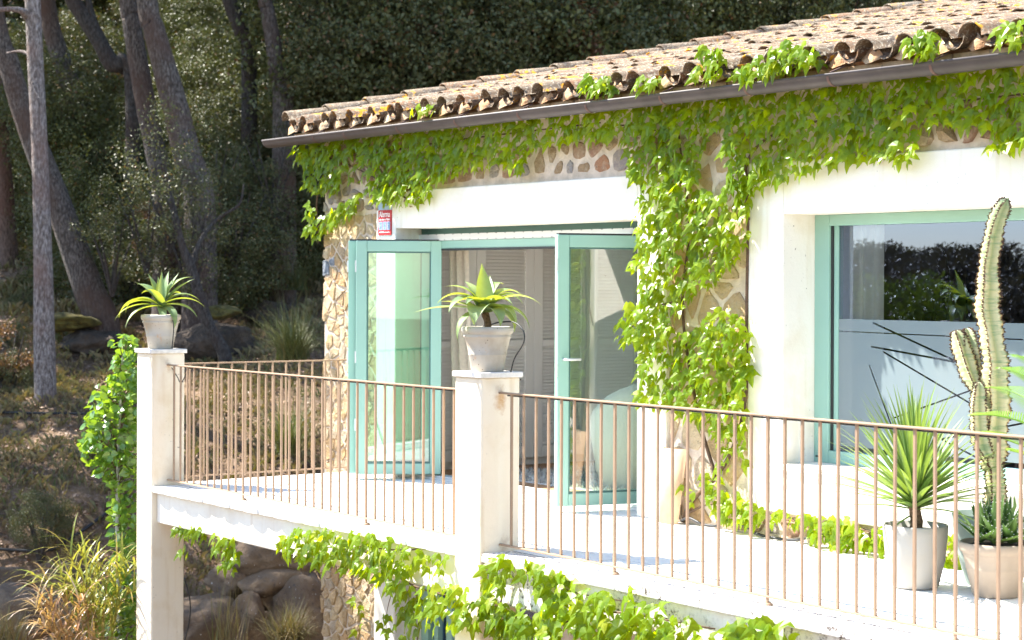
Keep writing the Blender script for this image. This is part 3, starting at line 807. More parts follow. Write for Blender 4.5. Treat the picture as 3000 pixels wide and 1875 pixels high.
# ------------------------------------------------------------------ balcony
bal = thing('balcony', 'white balcony with tiled floor and plastered edge beam along the house', 'balcony', (-3, -1, -0.3))
MB().box(-7.95, 3.4, -1.815, 0.02, -0.24, -0.003).build('slab', 'joint', bal)
b1 = MB(); b1.box(-7.75, -3.262, -2.0, -1.70, -0.305, -0.052); b1.build('edge_beam', 'beam_plaster', bal, bevel=0.012)
b2 = MB(); b2.box(-2.958, 3.4, -2.0, -1.70, -0.305, -0.062); b2.build('edge_beam', 'old_concrete', bal, bevel=0.012)
b3 = MB(); b3.box(-7.98, -7.84, -1.74, 0.0, -0.30, -0.026); b3.build('side_beam', 'beam_plaster', bal, bevel=0.01)
x = -7.748
while x < -3.27:
    w_ = min(0.228, -3.263 - x); nn = 5
    mb = MB(); bow = random.uniform(.006, .014); yb = -2.045 + random.uniform(-.006, .006); zt = random.uniform(-.004, 0.0)
    P = [(x + 0.002 + (w_ - .004) * k / (nn - 1), yb - bow * math.sin(math.pi * k / (nn - 1))) for k in range(nn)]
    vs = [(a, b_, zt) for a, b_ in P] + [(a, b_ + .004, -0.05) for a, b_ in P] + [(x + w_ - .002, -1.817, zt), (x + .002, -1.817, zt), (x + w_ - .002, -1.817, -.05), (x + .002, -1.817, -.05)]
    i0 = 2 * nn
    fs = [(nn + k, nn + k + 1, k + 1, k) for k in range(nn - 1)] + [tuple(range(nn)) + (i0, i0 + 1)] + [(nn - 1, 2 * nn - 1, i0 + 2, i0), (nn, 0, i0 + 1, i0 + 3)] + [tuple(reversed(range(nn, 2 * nn))) + (i0 + 3, i0 + 2)]
    mb.add(vs, fs).build('coping_tile', 'tile_white', bal, bevel=0.004, seg=1)
    x += 0.23
for a, b_ in ((-2.958, -1.62), (-1.616, -0.36), (-0.356, 0.95), (0.954, 2.2), (2.204, 3.4)):
    MB().box(a, b_, -2.045, -1.816, -0.058, 0.0).build('coping_slab', 'old_concrete', bal, bevel=0.008)
tb = MB().box(0, 0.323, 0, 0.323, 0, 0.012).mesh('floor_tile'); tb.materials.append(MATS['tile_white'])
for i in range(34):
    for j in range(6):
        x = -7.93 + i * 0.332; y = -1.80 + j * 0.332
        if y + 0.327 > 0.215 or x > 3.2: continue
        if x < -3.3 or x > -3.3:
            if y > -0.35 and (x < OPX0 - 0.05 or x + 0.33 > OPX1): 
                if y + .3265 > -0.02: continue
            link_mesh('floor_tile', tb, None, bal, Matrix.Translation((x + random.uniform(-.001, .001), y, -0.012 + random.uniform(-.001, .001))))
fl = MB(); fl.box(-7.93, OPX0, -0.145, 0.02, -0.012, 0.0); fl.box(OPX1, 3.2, -0.145, 0.02, -0.012, 0.0); fl.box(OPX0 + .002, OPX1 - .002, 0.19, 0.34, -0.012, 0.0)
fl.build('floor_edge', 'tile_white', bal)

def pillar(x, label):
    o = thing('pillar', label, 'pillar', (x, -1.897, -3.5), 'balcony pillars')
    MB().box(x - .1486, x + .1486, -1.897 - .1486, -1.897 + .1486, -3.8, 1.095).build('shaft', 'pillar_plaster', o, bevel=0.012)
    MB().box(x - .164, x + .164, -1.897 - .164, -1.897 + .164, 1.095, 1.13).build('cap', 'cap_stone', o, bevel=0.006)
    return o
pillar(-7.9, 'white square pillar at the far left end of the balcony, carrying a potted agave')
pillar(-3.11, 'white square pillar in the middle, with rust stain where the rail enters')
st = MB()                                                       # rust stain round the rail end
for k in range(1):
    pass
BAL = MB().box(-.0068, .0068, -.0068, .0068, 0.052, 0.995).mesh('baluster'); BAL.materials.append(MATS['rail_paint'])
BALP = MB().box(-.0074, .0074, -.0074, .0074, 0.008, 0.995)
BALP = BALP.mesh('support'); BALP.materials.append(MATS['rail_paint'])
def railing(a, b_, along, start, step, posts, label):
    """along: 0 = along X at Y=-1.897, 1 = along Y at X=-7.9"""
    o = thing('railing', label, 'railing', ((a + b_) / 2, -1.897, 0) if not along else (-7.9, (a + b_) / 2, 0), 'balcony railings')
    def pt(s, z): return Vector((s, -1.897, z)) if not along else Vector((-7.9, s, z))
    for nm, zc, hw, hh in (('top_rail', 1.0, 0.019, 0.006), ('bottom_rail', 0.046, 0.013, 0.006)):
        mb = MB()
        if not along: mb.box(a, b_, -1.897 - hw, -1.897 + hw, zc - hh, zc + hh)
        else: mb.box(-7.9 - hw, -7.9 + hw, a, b_, zc - hh, zc + hh)
        mb.build(nm, 'rail_paint', o, bevel=0.004)
    s = start; i = 0
    while s < b_ - 0.01:
        sup = i in posts
        link_mesh('support' if sup else 'baluster', BALP if sup else BAL, None, o, Matrix.Translation(pt(s, 0)))
        if sup:
            MB().lathe(pt(s, 0), [(0.0, 0.014), (0.02, 0.013), (0.03, 0.007), (0.031, 0.0005)], 14).build('foot', 'rail_paint', o, smooth=True)
        s += step; i += 1
    return o
railing(-7.752, -3.258, 0, -7.644, 0.1222, (10, 25), 'tan iron railing between the two white pillars')
railing(-2.962, 3.3, 0, -2.842, 0.1292, (8, 18, 28, 38), 'tan iron railing on the right, in front of the pots')
railing(-1.75, 0.0, 1, -1.628, 0.1315, (), 'tan iron railing closing the far left end of the balcony')

# ------------------------------------------------------------------ creepers
def leaf_mesh(seed, teeth=0.0):
    r = random.Random(seed)
    half = [(0.0, 0.02), (.15, -.10), (.34, -.04), (.50, .14), (.66, .50), (.42, .40), (.25, .46), (.17, .76)]
    half = [(x * r.uniform(.9, 1.1), y + r.uniform(-.02, .02)) for x, y in half]
    mid = [(0, 0.02), (0, .30), (0, .62), (0, 1.1)]
    fold = r.uniform(.25, .55); curl = r.uniform(.2, .5)
    def z(x, y): return -fold * abs(x) ** 1.3 * 0.8 - curl * max(0, y) ** 2 * .6 + .05 * math.sin(9 * x + seed)
    vs = [(x, y, z(x, y)) for x, y in mid]
    fs = []
    for sg in (1, -1):
        k = len(vs); vs += [(sg * x, y, z(x, y)) for x, y in half[1:]]
        q = [0, k, k + 1, k + 2, k + 3, k + 4, k + 5, k + 6]
        tr = [(0, q[1], 1), (q[1], q[2], 1), (q[2], q[3], 1), (q[3], q[4], q[5]), (q[3], q[5], 1), (q[5], q[6], 1), (q[6], 2, 1), (q[6], q[7], 2), (q[7], 3, 2)]
        fs += tr if sg == 1 else [tuple(reversed(t)) for t in tr]
    me = MB().add([(x * .9, y, zz) for x, y, zz in vs], fs).mesh('leaf', False); me.materials.append(MATS['creeper_leaf']); return me
LEAVES = [leaf_mesh(i) for i in range(6)]
def in_poly(x, y, P):
    c = False; j = len(P) - 1
    for i in range(len(P)):
        (xi, yi), (xj, yj) = P[i], P[j]
        if (yi > y) != (yj > y) and x < (xj - xi) * (y - yi) / (yj - yi) + xi: c = not c
        j = i
    return c
def dart(P, sp, seed, fill=1.0):
    """scatter points inside polygon P (metres) at least sp apart"""
    r = random.Random(seed); xs = [p[0] for p in P]; zs = [p[1] for p in P]
    x0, x1, z0, z1 = min(xs), max(xs), min(zs), max(zs)
    grid = {}; out = []
    for _ in range(int((x1 - x0) * (z1 - z0) / sp ** 2 * 7)):
        x, z = r.uniform(x0, x1), r.uniform(z0, z1)
        if not in_poly(x, z, P): continue
        gi, gj = int(x / sp), int(z / sp)
        if any(math.hypot(x - a, z - b_) < sp for i in (-1, 0, 1) for j in (-1, 0, 1) for a, b_ in grid.get((gi + i, gj + j), ())): continue
        grid.setdefault((gi, gj), []).append((x, z))
        if r.random() < fill: out.append((x, z))
    return out
def leaf_matrix(p, size, r, outward=0.45, spin=0.55, face=Vector((0, -1, 0))):
    a = r.gauss(0, spin)
    side = Vector((0, 0, 1)).cross(face)
    o_ = outward * r.uniform(.5, 1.5)
    o_ += r.choice((0, 0, .5))
    yv = (Vector((0, 0, -1)) * math.cos(a) + side * math.sin(a) + face * o_).normalized()
    nv = (face + Vector((0, 0, 0.25 + 0.3 * r.random())) + side * r.gauss(0, .5))
    nv = (nv - yv * nv.dot(yv)).normalized()
    xv = yv.cross(nv)
    return Matrix.Translation(p) @ Matrix((xv, yv, nv)).transposed().to_4x4() @ Matrix.Scale(size, 4)
def creeper(label, polys, seed, stems=(), name='creeper', group=None, size=(.055, .115), sp=0.039):
    """polys: (pixel polygon, plane Y, stand-off range, density, spacing factor)"""
    r = random.Random(seed); items = []
    for k, (P, Y, so, fill, spf) in enumerate(polys):
        W = [atY(px, py, Y) for px, py in P]
        for x, z in dart([(w_.x, w_.z) for w_ in W], sp * spf, seed + k, fill):
            s_ = r.uniform(*size)
            n2 = noise.noise(Vector((x * 2.3, z * 2.3, seed)))
            if fill < 1 and n2 < -0.25: continue
            p = Vector((x, Y - r.uniform(*so) * (1 + .4 * n2), z + s_ * 0.4))
            items.append((s_, r.choice(LEAVES), leaf_matrix(p, s_, r)))
    base = min((i[2].translation for i in items), key=lambda v: v.z)
    o = thing(name, label, 'climbing plant', tuple(base), group)
    items.sort(key=lambda i: -i[0])
    for s_, me, M in items[:300]: link_mesh('leaf', me, None, o, M)
    if len(items) > 300: stuff_from('more_leaves', [(me, M) for _, me, M in items[300:]], 'creeper_leaf', o)
    if stems:
        mb = MB()
        for P, Y, rad in stems:
            W = [atY(px, py, Y) for px, py in P]
            W = [w_ + Vector((r.uniform(-.015, .015), r.uniform(-.008, .008), r.uniform(-.015, .015))) for w_ in W]
            mb.tube(pipe(W, 5), [rad * (1 - .6 * i / (5 * len(W))) for i in range(5 * (len(W) - 1) + 1)], 6)
        mb.build('stem', 'vine_bark', o, smooth=True)
    return o
SO = (.03, .10)
creeper('green creeper hanging in a band under the gutter above the folding door', [
    ([(885, 425), (1010, 405), (1300, 368), (1300, 540), (1265, 592), (1190, 606), (1125, 600), (1085, 570), (1120, 530), (1085, 470), (1060, 455), (1030, 480), (1010, 560), (980, 575), (920, 560), (918, 520), (885, 470)], -0.02, SO, 1, 1),
    ([(1085, 570), (1060, 590), (1040, 650), (960, 690), (945, 715), (918, 690), (912, 640), (920, 600), (960, 640), (1030, 600)], -0.02, SO, 1, 1),
    ([(1030, 470), (1110, 470), (1120, 560), (1040, 570)], -0.02, SO, .35, 1.2),
    ([(1300, 368), (1500, 345), (1730, 330), (1780, 335), (1780, 420), (1700, 420), (1580, 440), (1545, 515), (1510, 490), (1400, 500), (1300, 540)], -0.02, SO, 1, 1)], 11,
    [([(935, 700), (930, 600), (945, 500), (960, 430)], -0.015, .010), ([(1200, 590), (1100, 520), (1020, 480), (950, 440)], -0.015, .008), ([(1180, 560), (1150, 480), (1120, 420)], -0.015, .008), ([(960, 470), (1300, 420), (1760, 360)], -0.015, .009)])
creeper('thick green creeper climbing between door and window and spreading above the window', [
    ([(1780, 335), (1860, 320), (2110, 290), (2110, 330), (2070, 450), (2060, 550), (1960, 540), (1900, 545), (1870, 525), (1855, 420), (1780, 420)], -0.02, SO, 1, 1),
    ([(2110, 300), (2300, 272), (3000, 200), (3040, 200), (3040, 430), (2930, 455), (2905, 380), (2740, 372), (2690, 495), (2560, 470), (2350, 520), (2250, 550), (2210, 580), (2160, 550), (2160, 450), (2130, 400)], -0.02, SO, 1, 1),
    ([(1895, 565), (1960, 545), (2060, 570), (2120, 585), (2150, 560), (2215, 540), (2218, 700), (2190, 740), (2160, 810), (2060, 860), (2030, 905), (1990, 960), (2010, 990), (2060, 975), (2150, 915), (2205, 945), (2218, 1040), (2205, 1200), (2190, 1290), (2130, 1280), (2060, 1240), (1990, 1205), (1905, 1185), (1905, 1000), (1925, 900), (1890, 800)], -0.02, (.04, .13), 1, 1),
    ([(1828, 960), (1870, 915), (1940, 850), (1925, 1020), (1850, 1005)], -0.03, (.04, .13), 1, 1),
    ([(2110, 1270), (2205, 1230), (2205, 1340), (2180, 1430), (2120, 1400), (2140, 1330)], -0.02, SO, .8, 1.1),
    ([(2060, 1395), (2120, 1370), (2130, 1425), (2080, 1430)], -0.02, SO, .6, 1.2), ([(2010, 1430), (2060, 1420), (2060, 1480), (2010, 1500)], -0.02, SO, .4, 1.3)], 21,
    [([(2005, 1530), (2030, 1470), (2100, 1400), (2160, 1300), (2185, 1150), (2190, 900), (2190, 600), (2180, 400)], -0.012, .017), ([(2100, 1400), (2040, 1200), (2000, 900), (2020, 650), (1990, 400)], -0.012, .013),
     ([(2190, 640), (2190, 480), (2300, 380), (2600, 330), (3000, 280)], -0.012, .012), ([(1990, 420), (1900, 380), (1780, 370)], -0.012, .010), ([(2000, 880), (1930, 900), (1850, 960)], -0.02, .008)])
creeper('yellow-green creeper trailing along the foot of the wall under the window', [
    ([(2085, 1440), (2190, 1462), (2240, 1500), (2250, 1545), (2160, 1540), (2100, 1500)], -0.03, (.03, .12), 1, .85),
    ([(2250, 1500), (2360, 1512), (2380, 1545), (2270, 1545)], -0.03, (.03, .10), .75, 1),
    ([(2370, 1510), (2480, 1535), (2640, 1560), (2640, 1615), (2470, 1605), (2390, 1575)], -0.03, (.03, .13), 1, .85),
    ([(2640, 1560), (2860, 1590), (2860, 1680), (2640, 1630)], -0.03, (.03, .1), .9, 1)], 31,
    [([(2010, 1500), (2100, 1480), (2250, 1505), (2450, 1540), (2700, 1590)], -0.02, .008)])
creeper('yellow-green creeper spilling over the balcony edge beam left of the middle pillar', [
    ([(838, 1595), (900, 1555), (960, 1560), (1050, 1566), (1180, 1596), (1250, 1620), (1260, 1650), (1210, 1690), (1230, 1740), (1200, 1765), (1150, 1715), (1090, 1690), (1000, 1665), (930, 1665), (860, 1620)], -2.03, (.02, .14), 1, 1),
    ([(1255, 1640), (1330, 1625), (1335, 1680), (1290, 1690)], -2.03, (.02, .08), .8, 1.1),
    ([(1170, 1730), (1240, 1740), (1260, 1800), (1240, 1880), (1190, 1880), (1200, 1800)], -1.95, (.02, .10), .75, 1.1),
    ([(1240, 1740), (1330, 1710), (1380, 1740), (1430, 1780), (1440, 1840), (1380, 1850), (1310, 1840), (1260, 1790)], -2.08, (.02, .12), 1, 1),
    ([(1125, 1790), (1145, 1790), (1150, 1880), (1125, 1880)], -1.9, (.0, .05), .6, 1.3), ([(1040, 1770), (1065, 1770), (1060, 1860), (1035, 1870)], -0.03, (.0, .05), .7, 1.2)], 41,
    [([(1420, 1760), (1280, 1740), (1180, 1700), (1050, 1610), (850, 1605)], -2.03, .008), ([(1270, 1600), (1180, 1610), (1000, 1590)], -2.03, .006), ([(1220, 1720), (1230, 1800), (1220, 1880)], -1.96, .006), ([(1150, 1730), (1138, 1800), (1130, 1880)], -1.9, .003)])
creeper('bright creeper spilling over the old concrete beam right of the middle pillar', [
    ([(1455, 1690), (1500, 1645), (1530, 1660), (1500, 1700), (1490, 1760), (1450, 1790), (1440, 1750)], -2.03, (.02, .12), 1, 1),
    ([(1530, 1655), (1580, 1670), (1640, 1680), (1660, 1720), (1690, 1760), (1660, 1790), (1620, 1760), (1580, 1710)], -2.03, (.02, .12), 1, 1),
    ([(1430, 1790), (1500, 1780), (1560, 1800), (1620, 1850), (1620, 1885), (1500, 1885), (1440, 1850)], -2.03, (.02, .10), 1, 1),
    ([(1560, 1830), (1660, 1780), (1740, 1740), (1860, 1745), (1880, 1780), (1960, 1790), (2080, 1830), (2100, 1890), (1600, 1890)], -2.06, (.02, .16), 1, 1),
    ([(1640, 1690), (1720, 1720), (1720, 1760), (1660, 1740)], -2.03, (.02, .06), .6, 1.1)], 51,
    [([(1420, 1770), (1480, 1790), (1600, 1850), (1760, 1790), (2100, 1850)], -2.04, .010), ([(1470, 1770), (1500, 1670), (1570, 1680), (1680, 1740), (1900, 1780)], -2.02, .006)], size=(.07, .125))
creeper('sprig of creeper showing at the bottom edge under the old coping', [([(2150, 1860), (2230, 1830), (2330, 1850), (2350, 1890), (2150, 1890)], -2.06, (.02, .12), 1, .9)], 61, name='creeper_sprig', size=(.09, .14))
creeper('short row of creeper leaves hanging under the balcony beam by the far pillar', [([(512, 1548), (540, 1540), (622, 1562), (600, 1580), (520, 1570)], -1.95, (.0, .06), 1, .8), ([(545, 1600), (556, 1600), (556, 1630), (545, 1630)], -1.9, (0, .05), 1, 1)], 71, name='creeper_sprig')
creeper('loose strand of creeper dangling from the balcony beam before the boulders', [([(636, 1575), (700, 1590), (712, 1640), (700, 1680), (670, 1670), (680, 1630), (645, 1620)], -1.97, (.0, .10), 1, .9)], 81, [([(640, 1570), (670, 1610), (690, 1670)], -1.98, .004)], name='creeper_sprig')
for k, (P, lab) in enumerate([([(1722, 262), (1750, 235), (1800, 240), (1815, 275), (1740, 290)], 'creeper sprig coming over the gutter, leftmost of those on the eaves'),
        ([(1880, 262), (1905, 238), (1965, 240), (1965, 262), (1890, 276)], 'low creeper sprig lying on the gutter rim, second from the left on the eaves'),
        ([(2072, 240), (2075, 190), (2090, 150), (2140, 160), (2145, 240)], 'upright creeper sprig climbing the eave tiles above the middle of the roof'),
        ([(2160, 240), (2230, 205), (2270, 170), (2330, 135), (2410, 160), (2425, 200), (2330, 215), (2240, 245)], 'biggest creeper clump lying over the gutter and eave tiles'),
        ([(2690, 165), (2715, 110), (2765, 120), (2780, 160), (2740, 175)], 'small creeper sprig between tiles and gutter on the right of the roof'),
        ([(2940, 140), (2970, 90), (3030, 80), (3030, 140)], 'creeper clump on the eave tiles at the right edge'),
        ([(1245, 338), (1260, 318), (1290, 325), (1290, 342)], 'tiny creeper shoot peeping over the gutter under the first tiles')]):
    creeper(lab, [(P, -0.20, (.02, .14), 1, .8)], 90 + k, name='creeper_sprig', size=(.07, .11))

# ------------------------------------------------------------------ sign
P0 = atY(1112, 618, -0.012); sx0, sx1, sz0, sz1 = -7.505, -7.295, 2.105, 2.40
sg = thing('alarm_sign', 'red and pale blue alarm notice on the white door surround', 'sign', (sx0, -0.012, sz0))
MB().box(sx0, sx1, -0.014, -0.004, sz0, 2.322).build('red_plate', 'sign_red', sg)
MB().box(sx0, sx1, -0.014, -0.004, 2.324, sz1).build('blue_plate', 'sign_blue', sg)
def text(body, x, z, size, parent, name='lettering', mat='sign_white', squeeze=1.0):
    c = bpy.data.curves.new(name, 'FONT'); c.body = body; c.size = size; c.align_x = 'CENTER'; c.extrude = 0.0006
    t_ = bpy.data.objects.new('tmp', c); col.objects.link(t_)
    me = bpy.data.meshes.new_from_object(t_.evaluated_get(bpy.context.evaluated_depsgraph_get()))
    bpy.data.objects.remove(t_)
    return link_mesh(name, me, mat, parent, Matrix.Translation((x, -0.0148, z)) @ Matrix.Rotation(R(90), 4, 'X') @ Matrix.Diagonal((squeeze, 1, 1, 1)))
xc = (sx0 + sx1) / 2
text('Alarma', xc, 2.262, 0.075, sg, squeeze=.82)
text('con aviso a Policía', xc, 2.232, 0.030, sg, squeeze=.8)
for k in range(3):
    x = sx0 + 0.014 + k * 0.064
    MB().box(x, x + 0.055, -0.0155, -0.014, 2.150, 2.222).build('icon_panel', 'sign_blue', sg)
    ik = MB(); ik.box(x + .01, x + .045, -.0163, -.0155, 2.209, 2.214); ik.box(x + .01, x + .045, -.0163, -.0155, 2.200, 2.203)
    if k == 0: ik.obox((x + .012, -.0163, 2.158), (.03, 0, .03), (0, .0008, 0), (-.004, 0, .004)); ik.obox((x + .026, -.0163, 2.156), (.02, 0, .02), (0, .0008, 0), (-.003, 0, .003))
    if k == 1: ik.tube([(x + .0275 + .009 * math.cos(a), -.016, 2.184 + .009 * math.sin(a)) for a in [i * math.pi / 6 for i in range(13)]], .0018, 4); ik.box(x + .022, x + .033, -.0163, -.0155, 2.158, 2.166)
    if k == 2: ik.tube([(x + .0275 + .010 * math.sin(2 * a), -.016, 2.176 + .016 * math.cos(a)) for a in [i * math.pi / 12 for i in range(25)]], .0018, 4)
    ik.build('icon', 'sign_ink', sg)
ln = MB(); ln.box(sx0 + .02, sx0 + .10, -.015, -.014, 2.126, 2.134); ln.box(sx0 + .108, sx1 - .02, -.015, -.014, 2.127, 2.131)
ln.build('small_print', 'sign_white', sg)

# ------------------------------------------------------------------ inside things
wd = thing('wardrobe', 'grey louvred wardrobe standing inside behind the open folding door', 'wardrobe', (-7.8, 2.4, 0))
MB().box(-8.12, -7.53, 0.36, 5.5, 0.07, 2.5).build('carcass', 'wardrobe_paint', wd)
MB().box(-8.12, -7.56, 0.36, 5.5, 0.005, 0.069).build('plinth', 'wardrobe_paint', wd)
SL = MB().obox((-7.524, 0, 0.004), (0.015, 0, -0.027), (0, 0.45, 0), (0.004, 0, 0.002)).mesh('slat'); SL.materials.append(MATS['wardrobe_paint'])
for k in range(7):
    y = 0.385 + k * 0.649; d = MB(); xa, xb = -7.529, -7.50
    d.box(xa, xb, y, y + .098, 0.075, 2.45); d.box(xa, xb, y + .548, y + .645, 0.075, 2.45)
    for za, zb in ((0.075, .18), (1.105, 1.165), (2.36, 2.45)): d.box(xa, xb, y + .098, y + .548, za, zb)
    dd = d.build('door', 'wardrobe_paint', wd, bevel=0.003, seg=1)
    for za, zb in ((0.185, 1.10), (1.17, 2.36)):
        if k > 4: break
        z = za + .034
        while z < zb - .002:
            link_mesh('slat', SL, None, dd, Matrix.Translation((0, y + .098, z))); z += 0.0315
def drape(name, label, x0, x1, y, z0, z1, folds, amp, mat, gather=0.0, group=None):
    o = thing(name, label, 'curtain', ((x0 + x1) / 2, y, z0), group); V = []; nx, nz = folds * 10, 14
    for j in range(nz + 1):
        f = j / nz
        for i in range(nx + 1):
            u = i / nx; sh = gather * (1 - f) ** 2
            V.append((x0 + (x1 - x0) * u + sh * (0.4 + u), y + amp * math.sin(2 * math.pi * folds * u + 0.8 * f) * (0.7 + .3 * math.sin(5 * u)), z0 + (z1 - z0) * f))
    F = [(j * (nx + 1) + i, j * (nx + 1) + i + 1, (j + 1) * (nx + 1) + i + 1, (j + 1) * (nx + 1) + i) for j in range(nz) for i in range(nx)]
    me = np_mesh('cloth', V, F); me.shade_smooth(); link_mesh('cloth', me, mat, o)
drape('curtain', 'beige curtain drawn to the left just inside the folding door', -7.33, -7.05, 0.62, 0.02, 2.45, 3, 0.045, 'curtain_cloth', 0.16, 'curtains')
drape('curtain', 'cream curtain hanging behind the left end of the big window', -2.36, -1.90, 0.415, 0.02, 2.5, 4, 0.028, 'cream_cloth', 0, 'curtains')
rg = thing('rug', 'shaggy pale grey rug on the floor inside the folding door', 'rug', (-5.6, 1.6, 0.01))
V = []; F = []
for i in range(9000):
    x, y = rng.uniform(-6.95, -4.0), rng.uniform(0.72, 3.0); a = rng.uniform(0, 6.28); l = rng.uniform(.03, .07); d = .010
    k = len(V); V += [(x - d * math.sin(a), y + d * math.cos(a), .012), (x + d * math.sin(a), y - d * math.cos(a), .012), (x + l * math.cos(a) * .7, y + l * math.sin(a) * .7, .012 + l * .8)]; F.append((k, k + 1, k + 2))
tag(link_mesh('pile', np_mesh('pile', V, F), 'rug_pile', rg), kind='stuff')
MB().box(-6.95, -4.0, 0.70, 3.0, 0.005, 0.014).build('backing', 'rug_pile', rg)
ac = thing('armchair', 'beige upholstered armchair seen through the open glass leaf', 'armchair', (-5.40, 1.22, 0))
mb = MB(); n = 16
def shell(c, prof_r, z0, z1, a0, a1, tk):
    vs = []
    for j in range(9):
        f = j / 8; z = z0 + (z1 - z0) * f; rr = prof_r * (0.82 + .24 * math.sin(f * 2.2))
        for i in range(n + 1):
            u = i / n; a = a0 + (a1 - a0) * u; top = 1 - .30 * (abs(2 * u - 1) ** 2.5) * f
            for q in (rr, rr - tk): vs.append((c[0] + q * math.cos(a), c[1] + q * math.sin(a), z0 + (z - z0) * top))
    w_ = 2 * (n + 1); fs = []
    for j in range(8):
        for i in range(n):
            a = j * w_ + 2 * i; fs += [(a, a + 2, a + 2 + w_, a + w_), (a + 3, a + 1, a + 1 + w_, a + 3 + w_)]
    for i in range(n):
        a = 8 * w_ + 2 * i; fs.append((a, a + 2, a + 3, a + 1))
    for i in (0, n):
        for j in range(8):
            a = j * w_ + 2 * i; fs.append((a, a + w_, a + w_ + 1, a + 1))
    return MB().add(vs, fs)
shell((-5.40, 1.22, 0), 0.43, 0.02, 0.92, R(-100), R(110), 0.11).build('back', 'armchair_cloth', ac, smooth=True)
s_ = MB(); s_.lathe((-5.40, 1.22, 0), [(0.0, .10), (.33, .10), (.36, .16), (.36, .40), (.30, .45), (0.0, .46)], 28); s_.build('seat', 'armchair_cloth', ac, smooth=True)
# dark statuette: a seated archer on a plinth, behind the window
stt = thing('statuette', 'dark statuette of a seated archer on a plinth behind the window glass', 'statuette', (-2.55, 1.9, 0))
bs = Vector((-2.75, 1.90, 0))
MB().box(bs.x - .15, bs.x + .15, bs.y - .15, bs.y + .15, 0.006, 1.32).build('plinth', 'bronze', stt)
me = bpy.data.meshes.new('figure')
J = [(0, 0, .22), (0, .02, .34), (0, .04, .46), (0.01, .03, .54), (.01, .0, .62), (-.07, .03, .47), (-.12, -.02, .38), (-.08, -.10, .36), (.07, .03, .47), (.13, -.08, .46), (.18, -.2, .46), (-.06, -.02, .20), (-.07, -.20, .22), (-.07, -.19, .02), (.06, -.02, .20), (.08, -.20, .24), (.08, -.24, .03), (0, .0, .12), (0, 0, -.02)]
E_ = [(0, 1), (1, 2), (2, 3), (3, 4), (2, 5), (5, 6), (6, 7), (2, 8), (8, 9), (9, 10), (0, 11), (11, 12), (12, 13), (0, 14), (14, 15), (15, 16), (0, 17), (17, 18)]
RAD = [.085, .08, .075, .03, .06, .035, .028, .02, .035, .028, .02, .06, .045, .03, .06, .045, .03, .09, .11]
S_ = 0.62
me.from_pydata([tuple(bs + Vector((a * S_, b_ * S_, 1.34 + c * S_))) for a, b_, c in J], E_, [])
fo = link_mesh('figure', me, 'bronze', stt)
fo.modifiers.new('skin', 'SKIN'); sv = me.skin_vertices[0].data
for v, q in zip(sv, RAD): v.radius = (q * S_, q * S_)
sv[0].use_root = True
ss = fo.modifiers.new('sub', 'SUBSURF'); ss.levels = 1; ss.render_levels = 1
bw = MB(); bw.tube([(bs.x + .12 + .10 * math.cos(a), bs.y - .14, 1.62 + .34 * math.sin(a)) for a in [R(-80 + 16 * i) for i in range(11)]], .008, 6)
bw.tube([(bs.x + .30, bs.y - .05, 1.33), (bs.x + .30, bs.y - .05, 1.80)], .009, 6); bw.tube(pipe([(bs.x + .1, bs.y - .1, 1.6), (bs.x + .35, bs.y - .1, 1.6), (bs.x + .58, bs.y - .1, 1.5)], 5), .009, 6)
bw.build('bow', 'bronze', stt, smooth=True)
desk = thing('desk', 'white desk standing behind the frosted part of the window', 'desk', (-0.8, 1.4, 0))
MB().box(-1.7, 0.6, 1.05, 1.75, 0.70, 0.74).build('top', 'white_metal', desk)
dl = MB(); dl.box(-1.68, -1.62, 1.08, 1.72, 0.006, 0.70); dl.build('leg', 'white_metal', desk)
MB().box(0.5, 0.56, 1.08, 1.72, 0.006, 0.70).build('leg', 'white_metal', desk)

# ------------------------------------------------------------------ plants in pots
def blade(base, az, el, L, W, droop, mat, parent, name='leaf', seg=11, fold=.35, taper=0.5, twist=0.0, tipcurl=0.0):
    """leaf: starts at base, azimuth az and elevation el (deg), bends down by droop (deg) over its length"""
    P = Vector(base); vs = []; a = R(az); side = Vector((-math.sin(a), math.cos(a), 0)); e = R(el); step = L / seg
    for i in range(seg + 1):
        f = i / seg
        d = Vector((math.cos(a) * math.cos(e), math.sin(a) * math.cos(e), math.sin(e)))
        up = side.cross(d) * -1
        if up.z < 0 and abs(el) < 91 and e > -1.2: up = -up
        wf = W * (0.42 + 0.58 * math.sin(math.pi * min(1, (f + .06)) ** taper * 0.98)) * (1 - max(0, f - .55) ** 1.6 / .45 ** 1.6) if f < 1 else 0
        wf = max(wf, 0.0008)
        tw = twist * f; sd = side * math.cos(tw) + up * math.sin(tw)
        vs += [P - sd * wf / 2 + up * wf * fold * .5, P - sd * wf * .25 + up * wf * fold * .12, P - up * 0.0, P + sd * wf * .25 + up * wf * fold * .12, P + sd * wf / 2 + up * wf * fold * .5]
        P = P + d * step
        e -= R(droop) / seg * (0.6 + .8 * f)
    fs = [(i * 5 + k, i * 5 + k + 1, (i + 1) * 5 + k + 1, (i + 1) * 5 + k) for i in range(seg) for k in range(4)]
    return MB().add(vs, fs).build(name, mat, parent, smooth=True)
POT = [(0.0, 0.004), (.098, 0.0), (.104, 0.006), (.118, .098), (.122, .104), (.1235, .112), (.121, .118), (.1445, .212), (.152, .217), (.155, .224), (.152, .231), (.150, .236), (.160, .243), (.166, .258), (.166, .276), (.160, .284), (.150, .285), (.145, .275), (.140, .25), (0.0, .25)]
def camaz(a):
    """azimuth measured in the picture: 0 = to the right, 90 = away, 180 = left, 270 = towards the viewer"""
    return math.degrees(YAW) + a
